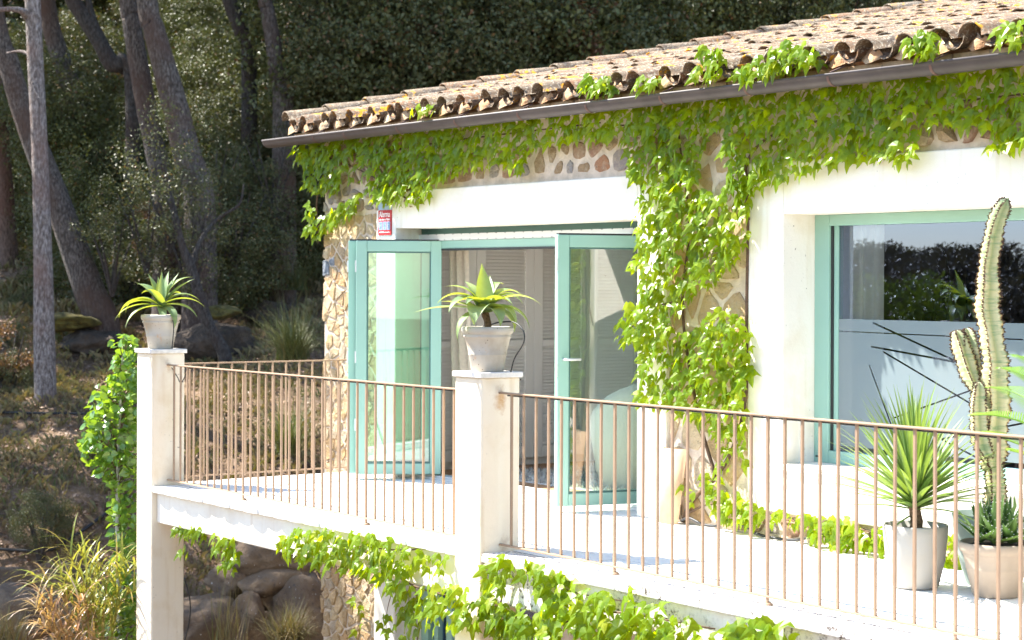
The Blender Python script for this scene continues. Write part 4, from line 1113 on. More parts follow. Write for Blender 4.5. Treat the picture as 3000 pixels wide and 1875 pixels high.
def agave(x, y, z, leaves, label, stem_h, lean, seed):
    o = thing('potted_agave', label, 'potted plant', (x, y, z), 'potted agaves on the balcony pillars')
    MB().lathe((x, y, z), POT, 44).build('pot', 'pot_pitted', o, smooth=True)
    MB().lathe((x, y, z), [(0, .262), (.08, .258), (.142, .25)], 20).build('soil', 'soil', o, smooth=True)
    top = Vector((x, y, z + .25 + stem_h)) + RGT * lean
    mb = MB(); mb.tube(pipe([(x + RGT.x * -lean * .3, y, z + .24), (x, y, z + .25 + stem_h * .5), top], 4), [.026, .024, .022, .024, .023, .022, .024, .026, .022], 9)
    mb.build('stem', 'agave_stem', o, smooth=True)
    r = random.Random(seed)
    for az, el, L, W, dr in leaves:
        blade(top + Vector((0, 0, r.uniform(-.005, .02))), camaz(az) + r.uniform(-4, 4), el + (8 if dr > 45 else 0), L * 1.08, W * (1.0 if el > 80 else 1.15), dr * (1.6 if dr > 45 else 1), 'agave_leaf', o, twist=r.uniform(-.25, .25))
    return o
agave(-7.9, -1.897, 1.13, [(95, 84, .30, .070, 15), (75, 74, .32, .07, 30), (50, 66, .34, .07, 25), (135, 68, .32, .075, 25), (85, 62, .34, .06, 35), (25, 56, .36, .06, 40), (150, 54, .33, .065, 45), (110, 72, .28, .07, 20), (40, 66, .40, .06, 55), (20, 42, .36, .07, 70), (0, 26, .38, .065, 60), (355, 8, .33, .07, 55),
    (160, 60, .30, .08, 50), (178, 40, .36, .07, 95), (190, 22, .40, .07, 75), (200, 10, .40, .06, 55), (215, 0, .38, .06, 60), (170, 24, .42, .06, 80), (320, -5, .28, .08, 80), (285, -30, .20, .065, 50), (140, 50, .3, .075, 60), (60, 48, .3, .07, 60), (240, 55, .26, .085, 50)],
    'agave with grey-green and yellow leaves in a pale pot on the far left pillar', .085, 0.0, 3)
agave(-3.11, -1.897, 1.13, [(105, 80, .29, .105, 8), (58, 62, .30, .085, 62), (30, 58, .33, .085, 78), (20, 48, .30, .08, 80), (5, 34, .38, .075, 62), (335, 18, .29, .105, 88), (352, 14, .33, .10, 72), (300, 22, .25, .13, 95), (20, -2, .26, .10, 70),
    (255, 16, .26, .135, 85), (172, 52, .29, .07, 52), (180, 40, .33, .075, 72), (165, 24, .28, .075, 30), (210, 34, .30, .115, 80), (186, 12, .43, .06, 36), (220, -4, .30, .075, 75), (130, 62, .27, .11, 45), (285, 55, .17, .10, 60), (80, 66, .28, .10, 40), (235, 48, .24, .11, 70), (325, 45, .24, .11, 80)],
    'agave with drooping green leaves in a pitted pot on the middle pillar', .125, -.02, 5)
hs = MB(); base = Vector((-3.11, -1.897, 1.13))
def at_pot(px, py): return atY(px, py, -1.86)
hs.tube(pipe([at_pot(1416, 955), at_pot(1440, 950), at_pot(1465, 944), at_pot(1505, 944), at_pot(1533, 968), at_pot(1534, 1005), at_pot(1508, 1050), at_pot(1497, 1090)], 6), .0045, 8)
hs.tube(pipe([atY(1526, 1112, -1.74), atY(1510, 1130, -1.74), atY(1487, 1151, -1.80)], 5), .0045, 8)
tag(hs.build('drip_hose', 'hose_black', smooth=True), 'thin black drip hose looping out of the agave pot on the middle pillar', 'hose')
hs = MB(); hs.tube(pipe([(-7.75, -1.86, 1.38), (-7.735, -1.86, 1.3), (-7.745, -1.87, 1.14)], 5), .0045, 6); hs.tube(pipe([(-7.76, -1.87, .985), (-7.68, -1.85, .90), (-7.55, -1.88, .86), (-7.4, -1.89, .97)], 6), .004, 6)
tag(hs.build('drip_hose', 'hose_black', smooth=True), 'thin black drip hose hanging behind the pot on the far left pillar', 'hose')
hs = MB(); hs.tube([(-7.4 + .4 * i, -1.887, .986 + .002 * (i % 2)) for i in range(11)], .005, 6)
tag(hs.build('rail_hose', 'hose_black', smooth=True), 'black hose tied under the top rail between the pillars', 'hose')
hs = MB(); hs.tube([(-2.9 + .4 * i, -1.887, .986 + .002 * (i % 2)) for i in range(16)], .005, 6)
tag(hs.build('rail_hose', 'hose_black', smooth=True), 'black hose tied under the top rail in front of the pots', 'hose')
hs = MB(); W = [atY(*p, -0.07) for p in ((1995, 1525), (2020, 1518), (2060, 1536), (2100, 1540), (2120, 1520), (2180, 1540), (2230, 1568), (2330, 1582), (2400, 1568), (2470, 1580), (2560, 1605), (2700, 1640))]
for p in W: p.z = max(p.z, .012)
hs.tube(pipe(W, 5), .009, 8)
tag(hs.build('ground_hose', 'hose_black', smooth=True), 'black irrigation hose lying along the foot of the wall under the window', 'hose')

yk = thing('potted_yucca', 'spiky green yucca in a smooth grey pot standing behind the railing', 'potted plant', (-0.49, -0.80, 0))
yc = (-0.49, -0.80, 0.002)
MB().lathe(yc, [(0, .0), (.115, .0), (.13, .012), (.165, .16), (.178, .30), (.181, .345), (.176, .352), (.166, .35), (.162, .31), (0, .305)], 48).build('pot', 'pot_grey', yk, smooth=True)
MB().lathe(yc, [(0, .325), (.10, .322), (.1625, .316)], 48).build('soil', 'soil', yk, smooth=True)
MB().tube(pipe([(yc[0], yc[1], .31), (yc[0] + .008, yc[1], .37), (yc[0] - .006, yc[1], .43), (yc[0] - .01, yc[1], .50)], 4), [.036, .036, .035, .034, .036, .034, .033, .034, .032, .033, .03, .03, .03], 10).build('stem', 'agave_stem', yk, smooth=True)
r = random.Random(4)
for i in range(125):
    f = i / 124; az = i * 137.5; el = 88 - 76 * f ** 1.0 + r.uniform(-6, 6)
    blade((yc[0] - .01, yc[1], .43 + .09 * (1 - f)), az, el, r.uniform(.56, .70) * (1 - .10 * f), r.uniform(.030, .042), r.uniform(4, 22) + 12 * f, 'yucca_leaf', yk, seg=7, fold=.5, taper=.5)
blade((yc[0], yc[1], .41), camaz(190), -25, .24, .03, 40, 'yucca_leaf', yk, seg=6)

al = thing('potted_aloe', 'spiny dark green aloe in a ribbed pinkish clay pot at the right', 'potted plant', (-0.035, -0.66, 0))
ac_ = (-0.035, -0.66, 0.002)
MB().lathe(ac_, [(0, 0), (.118, 0), (.125, .008), (.158, .145), (.162, .15), (.161, .156), (.176, .225), (.181, .23), (.180, .237), (.190, .242), (.198, .262), (.197, .288), (.190, .294), (.180, .292), (.174, .262), (0, .255)], 48).build('pot', 'pot_rose', al, smooth=True)
MB().lathe(ac_, [(0, .275), (.175, .268)], 20).build('soil', 'soil', al, smooth=True)
r = random.Random(8)
for c in range(5):
    ca = c * 72 + 20; cx_, cy_ = ac_[0] + .085 * math.cos(R(ca)), ac_[1] + .085 * math.sin(R(ca))
    for i in range(14):
        f = i / 13
        blade((cx_, cy_, .27 + .05 * (1 - f) + .02), i * 137.5 + c * 40, 84 - 72 * f + r.uniform(-6, 6), r.uniform(.16, .24), r.uniform(.050, .064), -18, 'aloe_leaf', al, seg=6, fold=.55, taper=.35)
tt = MB()
for ch in al.children:
    if ch.name.startswith('leaf'):
        vs = [v.co for v in ch.data.vertices]
        for i in range(1, 6):
            for k in (0, 4):
                p = vs[i * 5 + k]; q = p - vs[i * 5 + 2]
                if q.length > .004:
                    q = q.normalized(); tt.add([p + Vector((0, 0, .0025)), p - Vector((0, 0, .0025)), p + q * .006], [(0, 1, 2)])
tag(tt.build('teeth', 'sign_white', al), kind='stuff')

# columnar euphorbia
eu = thing('potted_euphorbia', 'tall pale cactus-like euphorbia with brown spiny ribs before the window', 'potted plant', (-0.30, -0.42, 0))
MB().lathe((-0.32, -0.37, 0.002), [(0, 0), (.13, 0), (.14, .01), (.175, .14), (.20, .26), (.215, .36), (.22, .40), (.205, .40), (.195, .34), (0, .335)], 44).build('pot', 'pot_green', eu, smooth=True)
MB().lathe((-0.32, -0.37, 0.002), [(0, .36), (.19, .345)], 20).build('soil', 'soil', eu, smooth=True)
def column(pts, label=None, ribs=4, phase=0.0, name='stem', seed=0):
    """pts: (x, y, z, radius) along the column"""
    r = random.Random(seed); P = pipe([p[:3] for p in pts], 10); RR = pipe([(p[3], 0, 0) for p in pts], 10)
    m = len(P); nseg = 8; n = ribs * nseg; vs, rib, age, sp_ = [], [], [], MB()
    t = (P[1] - P[0]).normalized(); u = Vector((1, 0, 0)); u = (u - t * u.dot(t)).normalized()
    for i, p in enumerate(P):
        t = (P[min(i + 1, m - 1)] - P[max(i - 1, 0)]).normalized(); u = (u - t * u.dot(t)).normalized(); w_ = t.cross(u)
        f = i / (m - 1); R0 = RR[i].x * (1 - max(0, f - .93) ** 2 / .0049 * .8)
        for k in range(n):
            a = 2 * math.pi * k / n + phase; e = abs(((k % nseg) / nseg) * 2 - 1)       # 1 at the rib, 0 in the groove
            q = e ** 1.7; wob = 1 + (.10 * math.sin(i * 1.9 + k // nseg * 2) + .08 * math.sin(i * .37 + k // nseg * 1.3)) * q
            d = u * math.cos(a) + w_ * math.sin(a)
            rad = R0 * (.34 + .66 * q) * wob
            vs.append(p + d * rad); rib.append(q); age.append(max(0, (f - .72) / .28))
            if e == 1 and i % 1 == 0 and f < .985:
                for s in (-1, 1):
                    o_ = p + d * (rad - .002) + t * r.uniform(-.006, .006); tip = o_ + d * .011 + (w_ * math.cos(a) - u * math.sin(a)) * s * .007
                    sp_.add([o_ + t * .005, o_ - t * .005, o_ + d.cross(t) * .005 * s, tip], [(0, 1, 3), (1, 2, 3), (2, 0, 3)])
    fs = [(i * n + k, i * n + (k + 1) % n, (i + 1) * n + (k + 1) % n, (i + 1) * n + k) for i in range(m - 1) for k in range(n)] + [tuple(range((m - 1) * n, m * n))]
    mb = MB().add(vs, fs); o = mb.build(name, 'cactus_skin', eu, smooth=True)
    for nm, dat in (('rib', rib), ('age', age)):
        at_ = o.data.attributes.new(nm, 'FLOAT', 'POINT'); at_.data.foreach_set('value', dat)
    tag(sp_.build('spines', 'vine_bark', o), kind='stuff')
    return o
def eup(L, Y=-0.40):
    out = []
    for px, py, wpx in L:
        p = atY(px, py, Y); out.append((p.x, Y, p.z, wpx / 2 / 515))
    return out
column(eup([(2918, 1560, 60), (2918, 1500, 66), (2917, 1440, 62), (2916, 1395, 58), (2912, 1372, 56), (2908, 1350, 78), (2910, 1280, 88), (2918, 1200, 82), (2916, 1120, 84), (2916, 1060, 78), (2908, 1000, 72), (2897, 930, 76), (2893, 880, 74), (2897, 830, 70), (2895, 792, 60), (2903, 740, 58), (2911, 690, 56), (2930, 625, 50), (2944, 596, 40), (2953, 580, 22)]), phase=R(20), seed=1)
column(eup([(2866, 1150, 32), (2850, 1115, 48), (2833, 1070, 56), (2818, 1020, 54), (2806, 985, 44), (2802, 968, 24)], -0.44), phase=R(35), name='arm', seed=2)
column(eup([(2872, 1140, 30), (2864, 1100, 42), (2852, 1050, 50), (2843, 1000, 50), (2837, 975, 38), (2834, 962, 22)], -0.38), phase=R(5), name='arm', seed=4)
column(eup([(2895, 1340, 40), (2876, 1300, 56), (2868, 1240, 58), (2867, 1180, 50), (2869, 1140, 42), (2871, 1120, 22)], -0.50), phase=R(10), name='arm', seed=3)

# cycad reaching in from the right
cy = thing('potted_cycad', 'cycad with feathery green fronds reaching in from the right edge', 'potted plant', (0.75, -0.95, 0))
cc = Vector((0.78, -0.92, 0))
MB().lathe((cc.x, cc.y, .002), [(0, 0), (.15, 0), (.19, .2), (.22, .40), (.205, .40), (.19, .36), (0, .355)], 32).build('pot', 'pot_rose', cy, smooth=True)
MB().lathe((cc.x, cc.y, .36), [(.09, 0), (.11, .12), (.10, .26), (.06, .36), (0, .38)], 14).build('trunk', 'agave_stem', cy, smooth=True)
def frond(tipp, rise, seed):
    r = random.Random(seed); a = cc + Vector((0, 0, .70)); tp = Vector(tipp); mid = a.lerp(tp, .5) + Vector((0, 0, rise))
    P = pipe([a, a.lerp(tp, .25) + Vector((0, 0, rise * .75)), mid, a.lerp(tp, .78) + Vector((0, 0, rise * .6)), tp], 14); m = len(P)
    mb = MB(); mb.tube(P[::4] + [P[-1]], [.008 * (1 - i / (m / 4 + 2)) + .001 for i in range(len(P[::4]) + 1)], 5)
    for i in range(8, m):
        f = i / m; t = (P[min(i + 1, m - 1)] - P[i - 1]).normalized(); s = t.cross(Vector((0, 0, 1))).normalized(); up = s.cross(t)
        L = .17 * math.sin(math.pi * min(1, f * .9 + .12)) ** .7 + .02
        for sg in (1, -1):
            for h in (0,):
                o_ = P[i] + t * .012 * h; d = (s * sg + t * .55 + up * .35 - Vector((0, 0, .15))).normalized(); wv = t * .0036
                e1 = o_ + d * L * .6; e2 = o_ + d * L - Vector((0, 0, .012))
                mb.add([o_ - wv, o_ + wv, e1 + wv, e1 - wv, e2], [(0, 1, 2, 3), (3, 2, 4)])
    mb.build('frond', 'cycad_leaf', cy)
for px, py, Y, rise, sd in ((2848, 1216, -1.05, .12, 1), (2935, 1078, -0.95, .16, 2), (2905, 1135, -0.7, .14, 3), (2880, 1265, -1.15, .03, 4), (2960, 1320, -1.3, 0.02, 5), (2985, 1045, -.8, .2, 6)):
    frond(atY(px, py, Y), rise, sd)
for i, (dx, dy, dz) in enumerate(((.7, .3, .9), (.8, -.3, .8), (.3, -.7, .9), (.2, .5, 1.3), (-.1, -.1, 1.5), (.6, .0, 1.3))): frond(cc + Vector((dx, dy, dz * .8)), .18, 20 + i)

# clay channel tile leaning against the wall
ct = MB(); vs = []; n = 11
for z, rr in ((0.004, .095), (.53, .128)):
    for o_ in (0, -.016):
        for k in range(n):
            a = math.pi * k / (n - 1); vs.append((-3.475 + math.cos(a) * (rr + o_), -0.075 + .055 * (z / .53) - math.sin(a) * (rr + o_) * .55, z))
fs = []
for k in range(n - 1): fs += [(k, k + 1, 2 * n + k + 1, 2 * n + k), (n + k + 1, n + k, 3 * n + k, 3 * n + k + 1), (2 * n + k, 2 * n + k + 1, 3 * n + k + 1, 3 * n + k), (k + 1, k, n + k, n + k + 1)]
for k in (0, n - 1): fs.append((k, n + k, 3 * n + k, 2 * n + k))
tag(ct.add(vs, fs).build('clay_tile', 'terracotta_pale', smooth=True), 'orange clay channel tile standing upright against the stone wall', 'clay tile')

# ------------------------------------------------------------------ sapling, cane grass, boulders
def noise3(V, f, seed): return np.array([noise.noise(Vector(v) * f + Vector((seed, seed * 2, 0))) for v in V])
def foliage(seed, n, radii, size, hollow=0.35, clump=0.0, down=0.0, shape=None):
    """n small leaves (two triangles each, kinked) spread through an uneven volume"""
    g = np.random.default_rng(seed)
    d = g.normal(size=(n, 3)); d /= np.linalg.norm(d, axis=1)[:, None]
    rr = hollow + (1 - hollow) * g.random(n) ** .55
    P = d * rr[:, None]
    if clump:
        kc = max(6, int(n / 150)); dc = g.normal(size=(kc, 3)); dc /= np.linalg.norm(dc, axis=1)[:, None]
        C = dc * (0.25 + .75 * g.random(kc) ** .5)[:, None]; P = C[g.integers(0, kc, n)] + g.normal(size=(n, 3)) * clump
    P = P * np.array(radii)
    lump = 1 + .3 * noise3(P[:: max(1, n // 1500)], 1.1, seed).mean()
    P = P * lump
    a = g.normal(size=(n, 3)); a[:, 2] -= down; a /= np.linalg.norm(a, axis=1)[:, None]
    b_ = np.cross(a, g.normal(size=(n, 3))); b_ /= np.linalg.norm(b_, axis=1)[:, None]
    c = np.cross(a, b_)
    L = size * (0.6 + .8 * g.random(n))[:, None]; W = L * .30
    V = np.empty((n, 4, 3)); V[:, 0] = P; V[:, 1] = P + a * L * .5 + b_ * W + c * L * .10; V[:, 2] = P + a * L; V[:, 3] = P + a * L * .5 - b_ * W + c * L * .10
    idx = np.arange(n)[:, None] * 4
    F = np.concatenate([idx + np.array([[0, 1, 2]]), idx + np.array([[0, 2, 3]])])
    return V.reshape(-1, 3), F
sp = thing('sapling', 'leafy young poplar with a white stem growing beside the far left pillar', 'tree', (-8.35, -1.75, -3.6))
r = random.Random(12)
Pst = pipe([atT(330, 2300, 17.15), atT(350, 1900, 17.1), atT(345, 1500, 17.1), atT(352, 1200, 17.1), atT(362, 1000, 17.1)], 8)
MB().tube(Pst, [.032 - .026 * i / len(Pst) for i in range(len(Pst))], 9).build('stem', 'white_bark', sp, smooth=True)
pm = MB().add([(0, 0, 0), (.36, .18, .06), (.42, .45, .08), (.2, .8, .03), (0, 1, -.05), (-.2, .8, .03), (-.42, .45, .08), (-.36, .18, .06), (0, .45, 0)], [(0, 1, 8), (1, 2, 8), (2, 3, 8), (3, 4, 8), (4, 5, 8), (5, 6, 8), (6, 7, 8), (7, 0, 8)]).mesh('leaf', True)
pm.materials.append(MATS['poplar_leaf'])
SAP = [([(330, 990), (370, 975), (405, 1000), (402, 1120), (340, 1100)], 120), ([(402, 1090), (402, 1440), (345, 1440), (290, 1400), (268, 1330), (245, 1300), (250, 1230), (280, 1130), (340, 1090)], 640), ([(225, 1290), (270, 1280), (280, 1340), (240, 1345)], 22),
       ([(330, 1440), (402, 1440), (402, 1880), (320, 1880), (330, 1650)], 430), ([(280, 1720), (340, 1700), (350, 1880), (280, 1860)], 70)]
lf_ = []
for P, cnt in SAP:
    xs = [p[0] for p in P]; ys = [p[1] for p in P]; c_ = 0
    while c_ < cnt:
        x, y = r.uniform(min(xs), max(xs)), r.uniform(min(ys), max(ys))
        if not in_poly(x, y, P): continue
        c_ += 1
        p = atT(x, y, 17.1 + r.uniform(-.22, .22)); a = r.uniform(0, 6.28); s_ = r.uniform(.055, .10)
        yv = Vector((math.cos(a) * .7, math.sin(a) * .7, r.uniform(-.9, .1))).normalized(); nv = Vector((r.gauss(0, .5), r.gauss(0, .5) - .4, r.gauss(.5, .5))); nv = (nv - yv * nv.dot(yv)).normalized()
        lf_.append((s_, pm, Matrix.Translation(p) @ Matrix((yv.cross(nv), yv, nv)).transposed().to_4x4() @ Matrix.Scale(s_, 4)))
lf_.sort(key=lambda i: -i[0])
for s_, me, M in lf_[:300]: link_mesh('leaf', me, None, sp, M)
stuff_from('more_leaves', [(me, M) for _, me, M in lf_[300:]], 'poplar_leaf', sp)
tw = MB()
for _, me, M in lf_[::9]:
    p = M.translation; q = min(Pst, key=lambda v: abs(v.z - (p.z - .12))); tw.tube([q, q.lerp(p, .6) + Vector((0, 0, .03)), p], [.006, .004, .002], 4)
tw.build('twig', 'vine_bark', sp)

def cane_clump(label, root, canes, mat, seed):
    o = thing('cane_grass', label, 'ornamental grass', tuple(root)); r = random.Random(seed)
    for tip, rise in canes:
        P = pipe([root + Vector((r.uniform(-.15, .15), r.uniform(-.15, .15), 0)), Vector(root).lerp(tip, .45) + Vector((0, 0, rise)), Vector(tip)], 8); m = len(P); mb = MB()
        mb.tube(P[::2] + [P[-1]], [.007 * (1 - .8 * i / (m / 2 + 1)) for i in range(len(P[::2]) + 1)], 5)
        for i in range(m // 3, m):
            for q in range(2):
                t = (P[min(i + 1, m - 1)] - P[i - 1]).normalized(); a = r.uniform(0, 6.28); L = r.uniform(.22, .46); w_ = r.uniform(.007, .012)
                d = (t * .9 + Vector((math.cos(a), math.sin(a), .2)) * .75).normalized(); s = d.cross(Vector((0, 0, 1))).normalized() * w_; p = P[i].copy(); vs = []
                for k in range(6):
                    f = k / 5; ww = s * (1 - f) ** .7; vs += [p - ww, p + ww]; p = p + d * L / 5; d = (d - Vector((0, 0, .30))).normalized()
                mb.add(vs, [(2 * k, 2 * k + 1, 2 * k + 3, 2 * k + 2) for k in range(5)])
        mb.build('cane', mat, o)
TC = 16.6
rt = atT(300, 2050, TC)
cane_clump('tall arching grass with yellow-green blades at the lower left, beside the sapling', rt, [(atT(x, y + 45, TC + random.Random(x).uniform(-.4, .4)), .35) for x, y in ((100, 1640), (150, 1600), (200, 1570), (235, 1570), (285, 1600), (320, 1610), (370, 1590), (395, 1610), (400, 1680), (255, 1660), (205, 1680), (330, 1700), (270, 1730), (180, 1640))], 'cane_leaf', 1)
rt2 = atT(215, 2080, TC - .3)
cane_clump('rust-coloured arching grass drooping in front of the green one, lower left', rt2, [(atT(x + 20, y + 40, TC - .3 + random.Random(x).uniform(-.25, .25)), .25) for x, y in ((95, 1690), (85, 1740), (100, 1790), (130, 1730), (170, 1710), (215, 1720), (240, 1760), (120, 1850), (170, 1800), (260, 1830), (285, 1850), (215, 1870))], 'cane_leaf_rusty', 2)

def boulder(name, label, px, py, t, rx, ry, rz, seed, mat='boulder_rock', group=None, rot=0):
    bm = bmesh.new(); bmesh.ops.create_icosphere(bm, subdivisions=4, radius=1)
    rr = random.Random(seed); pl_ = [(Vector((rr.gauss(0, 1), rr.gauss(0, 1), rr.gauss(0, 1))).normalized(), rr.uniform(.62, .88)) for _ in range(11)]
    for v in bm.verts:
        d = v.co.normalized(); q = 1.0
        for nv, h in pl_:
            k = d.dot(nv)
            if k > 1e-3: q = min(q, h / k)
        q += .12 * noise.noise(d * 2.3 + Vector((seed, 0, 0))) + .05 * noise.noise(d * 6 + Vector((seed, 3, 0))) + .025 * noise.noise(d * 15 + Vector((seed, 3, 5)))
        v.co = d * q
    me = bpy.data.meshes.new(name); bm.to_mesh(me); bm.free(); me.shade_smooth()
    p = atT(px, py, t)
    o = link_mesh(name, me, mat, None, Matrix.Translation(p) @ Matrix.Rotation(rot, 4, 'Z') @ Matrix.Diagonal((rx, ry, rz, 1)))
    return tag(o, label, 'boulder', group)
BT = 21.6
boulder('boulder', 'smooth grey-brown boulder on top of the pile, just under the balcony beam', 800, 1640, BT, .52, .5, .27, 1, rot=.9)
boulder('boulder', 'long flat boulder right below the top one', 815, 1710, BT - .1, .47, .5, .22, 2, rot=.3)
boulder('boulder', 'dark weathered boulder left of the flat one', 700, 1705, BT, .36, .4, .24, 3, rot=.2)
boulder('boulder', 'small wedge-shaped stone jammed between the larger boulders', 778, 1762, BT - .3, .25, .25, .14, 4, rot=.6)
boulder('boulder', 'large dark boulder at the bottom beside the far pillar', 620, 1850, BT - .5, .72, .6, .48, 5, rot=.5)
boulder('boulder', 'upright brown boulder at the bottom between the dark one and the wall', 715, 1850, BT - .6, .34, .4, .46, 6, rot=1.2)
boulder('boulder', 'shadowy boulder beside the lower stone wall, behind dry grass', 885, 1815, BT - .4, .42, .4, .52, 7, rot=.1)
boulder('boulder', 'big grey rock at the lower left edge behind the rusty grass', 70, 1800, 19.2, .62, .5, .34, 8, rot=.5)
boulder('boulder', 'brownish boulder cut by the left edge low down', -15, 1710, 20.0, .30, .4, .20, 9)
boulder('mossy_rock', 'mossy rock ledge on the slope behind the far pillar', 640, 1010, 28.5, .75, .6, .32, 10, 'dark_rock', rot=.4)
boulder('mossy_rock', 'yellow-green moss-topped rock at the foot of the leaning pine', 205, 945, 28.6, .42, .5, .16, 11, 'moss')
boulder('mossy_rock', 'pale lichened rock in the slope left of the house', 790, 930, 30.5, .5, .4, .26, 12, 'dark_rock')
boulder('mossy_rock', 'dark rock under the pale pine, left', 270, 1010, 28.8, .6, .5, .26, 13, 'dark_rock')
boulder('mossy_rock', 'small moss cushion rock beside the sloping trunk', 650, 915, 28.0, .30, .3, .12, 14, 'moss')

# hoses on the slope
def hose(label, pts, rad):
    W = []
    for px, py in pts:                                           # drop each point onto the ground along the view
        t = 18.0
        while t < 60:
            p = atT(px, py, t)
            if p.z < ground(p.x, p.y) + .03: break
            t += .05
        W.append(p + Vector((0, 0, .03)))
    tag(MB().tube(pipe(W, 5), rad, 7).build('slope_hose', 'hose_black', smooth=True), label, 'hose')
hose('black irrigation pipe running level across the grassy slope behind the sapling', [(-20, 1214), (100, 1217), (200, 1218), (300, 1218), (400, 1212)], .018)
hose('black pipe slanting up the bank between the cane grass and the sapling', [(-20, 1615), (60, 1620), (150, 1618), (230, 1570), (300, 1520), (370, 1470)], .020)
tag(MB().tube(pipe([atT(540, 1690, 17.6), atT(557, 1760, 17.6), atT(555, 1820, 17.6), atT(538, 1890, 17.6)], 6), .006, 6).build('pillar_cable', 'hose_black', smooth=True), 'thin black cable bowing out beside the far pillar, before the boulders', 'cable')

# ------------------------------------------------------------------ forest
def trunk_mb(pts, n=12, seed=0, flare=True):
    """pts: (px, py, width px) at one depth -> path and radii"""
def tree_px(label, pts, t, bark, crown=None, lean_t=0.0, group=None, name='pine_tree', branches=(), extra=9.0):
    """trunk through measured picture points at depth t; continues above the frame to its crown"""
    W = [atT(px, py, t + lean_t * i / len(pts)) for i, (px, py, w_) in enumerate(pts)]
    RR = [w_ / 2 / FPX * t for _, _, w_ in pts]
    d = (W[-1] - W[-2]).normalized(); d = (d + Vector((0, 0, .6))).normalized()
    W += [W[-1] + d * extra * .5, W[-1] + d * extra]; RR += [RR[-1] * .8, RR[-1] * .45]
    b0 = W[0].copy(); g = ground(b0.x, b0.y); W = [Vector((b0.x, b0.y, min(g, b0.z) - .4))] + W; RR = [RR[0] * 1.25] + RR
    o = thing(name, label, 'tree', (b0.x, b0.y, min(g, b0.z)), group)
    P = pipe(W, 6); rr = [q.x for q in pipe([(a, 0, 0) for a in RR], 6)]
    MB().tube(P, rr, 14).build('trunk', bark, o, smooth=True)
    if branches:
        mb = MB()
        for B, r0 in branches:
            Q = pipe([atT(px, py, t + dt) for px, py, dt in B], 5); mb.tube(Q, [r0 * (1 - .75 * i / len(Q)) for i in range(len(Q))], 6)
        mb.build('branch', bark, o, smooth=True)
    if crown:
        me, sc = crown; top = W[-1]
        c = link_mesh('crown', me, None, o, Matrix.Translation(top) @ Matrix.Rotation(random.uniform(0, 6), 4, 'Z') @ Matrix.Scale(sc, 4))
    return o
def fmesh(name, mat, *a, **k):
    V_, F_ = foliage(*a, **k); me = np_mesh(name, V_, F_); me.materials.append(MATS[mat]); return me
CANOPY = [fmesh('crown', 'pine_needle', 30 + i, 4300, (3.2, 3.2, 1.5), .30, .2, .16) for i in range(3)]
OAKC = [fmesh('crown', 'oak_leaf', 40 + i, 15000, (2.3, 2.3, 1.9), .085, .2, .11) for i in range(3)]
SHR = [fmesh('foliage', 'shrub_leaf', 50 + i, 22000, (1.15, 1.15, 1.0), .040, .15, .085) for i in range(3)] + [fmesh('foliage', 'oak_leaf', 55 + i, 20000, (1.25, 1.25, 1.1), .046, .15, .085) for i in range(3)]
RUST = fmesh('foliage', 'rust_leaf', 60, 700, (.35, .35, .3), .055, .1, .2)
tree_px('pale grey pine with a straight trunk standing nearest, at the left', [(134, 1180, 66), (130, 1000, 62), (127, 800, 56), (122, 600, 50), (115, 400, 47), (105, 200, 47), (96, 0, 45), (92, -120, 44)], 26.0, 'pale_bark', (CANOPY[0], .9), branches=[([(80, 50, 0), (60, 30, -.2), (0, 28, -.4), (-60, 40, -.5)], .06), ([(90, 160, 0), (60, 150, .2), (20, 155, .3)], .03), ([(95, 240, -.15), (105, 270, -.2), (117, 290, -.25)], .018)])
tree_px('dark pine leaning to the left behind the pale trunk', [(300, 945, 100), (265, 860, 92), (215, 720, 82), (165, 580, 76), (110, 440, 72), (60, 300, 66), (25, 180, 62), (-20, 20, 58)], 29.0, 'pine_bark', (CANOPY[1], 1.0))
tree_px('reddish thick pine trunk at the left edge', [(30, 815, 62), (22, 700, 56), (14, 560, 52), (5, 430, 50), (-4, 300, 48), (-16, 100, 46)], 35.0, 'red_bark', (CANOPY[2], 1.0))
tree_px('dark pine leaning left, high up behind the pale trunk', [(262, 420, 60), (225, 310, 58), (190, 200, 56), (155, 100, 54), (135, 0, 52), (120, -80, 50)], 34.0, 'pine_bark', (CANOPY[0], 1.0))
tree_px('left trunk of the twin leaning pines in the middle of the wood', [(490, 640, 80), (455, 440, 62), (430, 320, 60), (405, 180, 58), (385, 60, 54), (372, -60, 52)], 29.6, 'pine_bark', (CANOPY[1], 1.0))
tree_px('right trunk of the twin leaning pines, thicker and darker', [(585, 600, 92), (550, 460, 84), (515, 320, 78), (480, 190, 70), (450, 80, 64), (425, -40, 60)], 29.2, 'pine_bark', (CANOPY[2], 1.0))
tree_px('grey pine trunk standing upright near the left end of the roof', [(832, 310, 66), (815, 220, 52), (800, 120, 46), (782, 20, 42), (772, -60, 42)], 31.5, 'pine_bark', (CANOPY[0], 1.0))
tree_px('thin dark oak with a fork above the roof end', [(955, 180, 34), (945, 90, 30), (932, 0, 28), (925, -60, 26)], 33.5, 'oak_bark', (OAKC[0], 1.3), name='oak_tree', branches=[([(950, 60, 0), (900, 60, 0), (865, 120, .3)], .10), ([(880, 105, 0), (905, 60, .1), (930, 20, .3)], .09)], extra=5)
tree_px('second thin dark oak at the top above the roof end', [(1010, 130, 34), (1000, 60, 30), (985, -10, 30), (978, -60, 28)], 33.8, 'oak_bark', (OAKC[1], 1.3), name='oak_tree', extra=5)
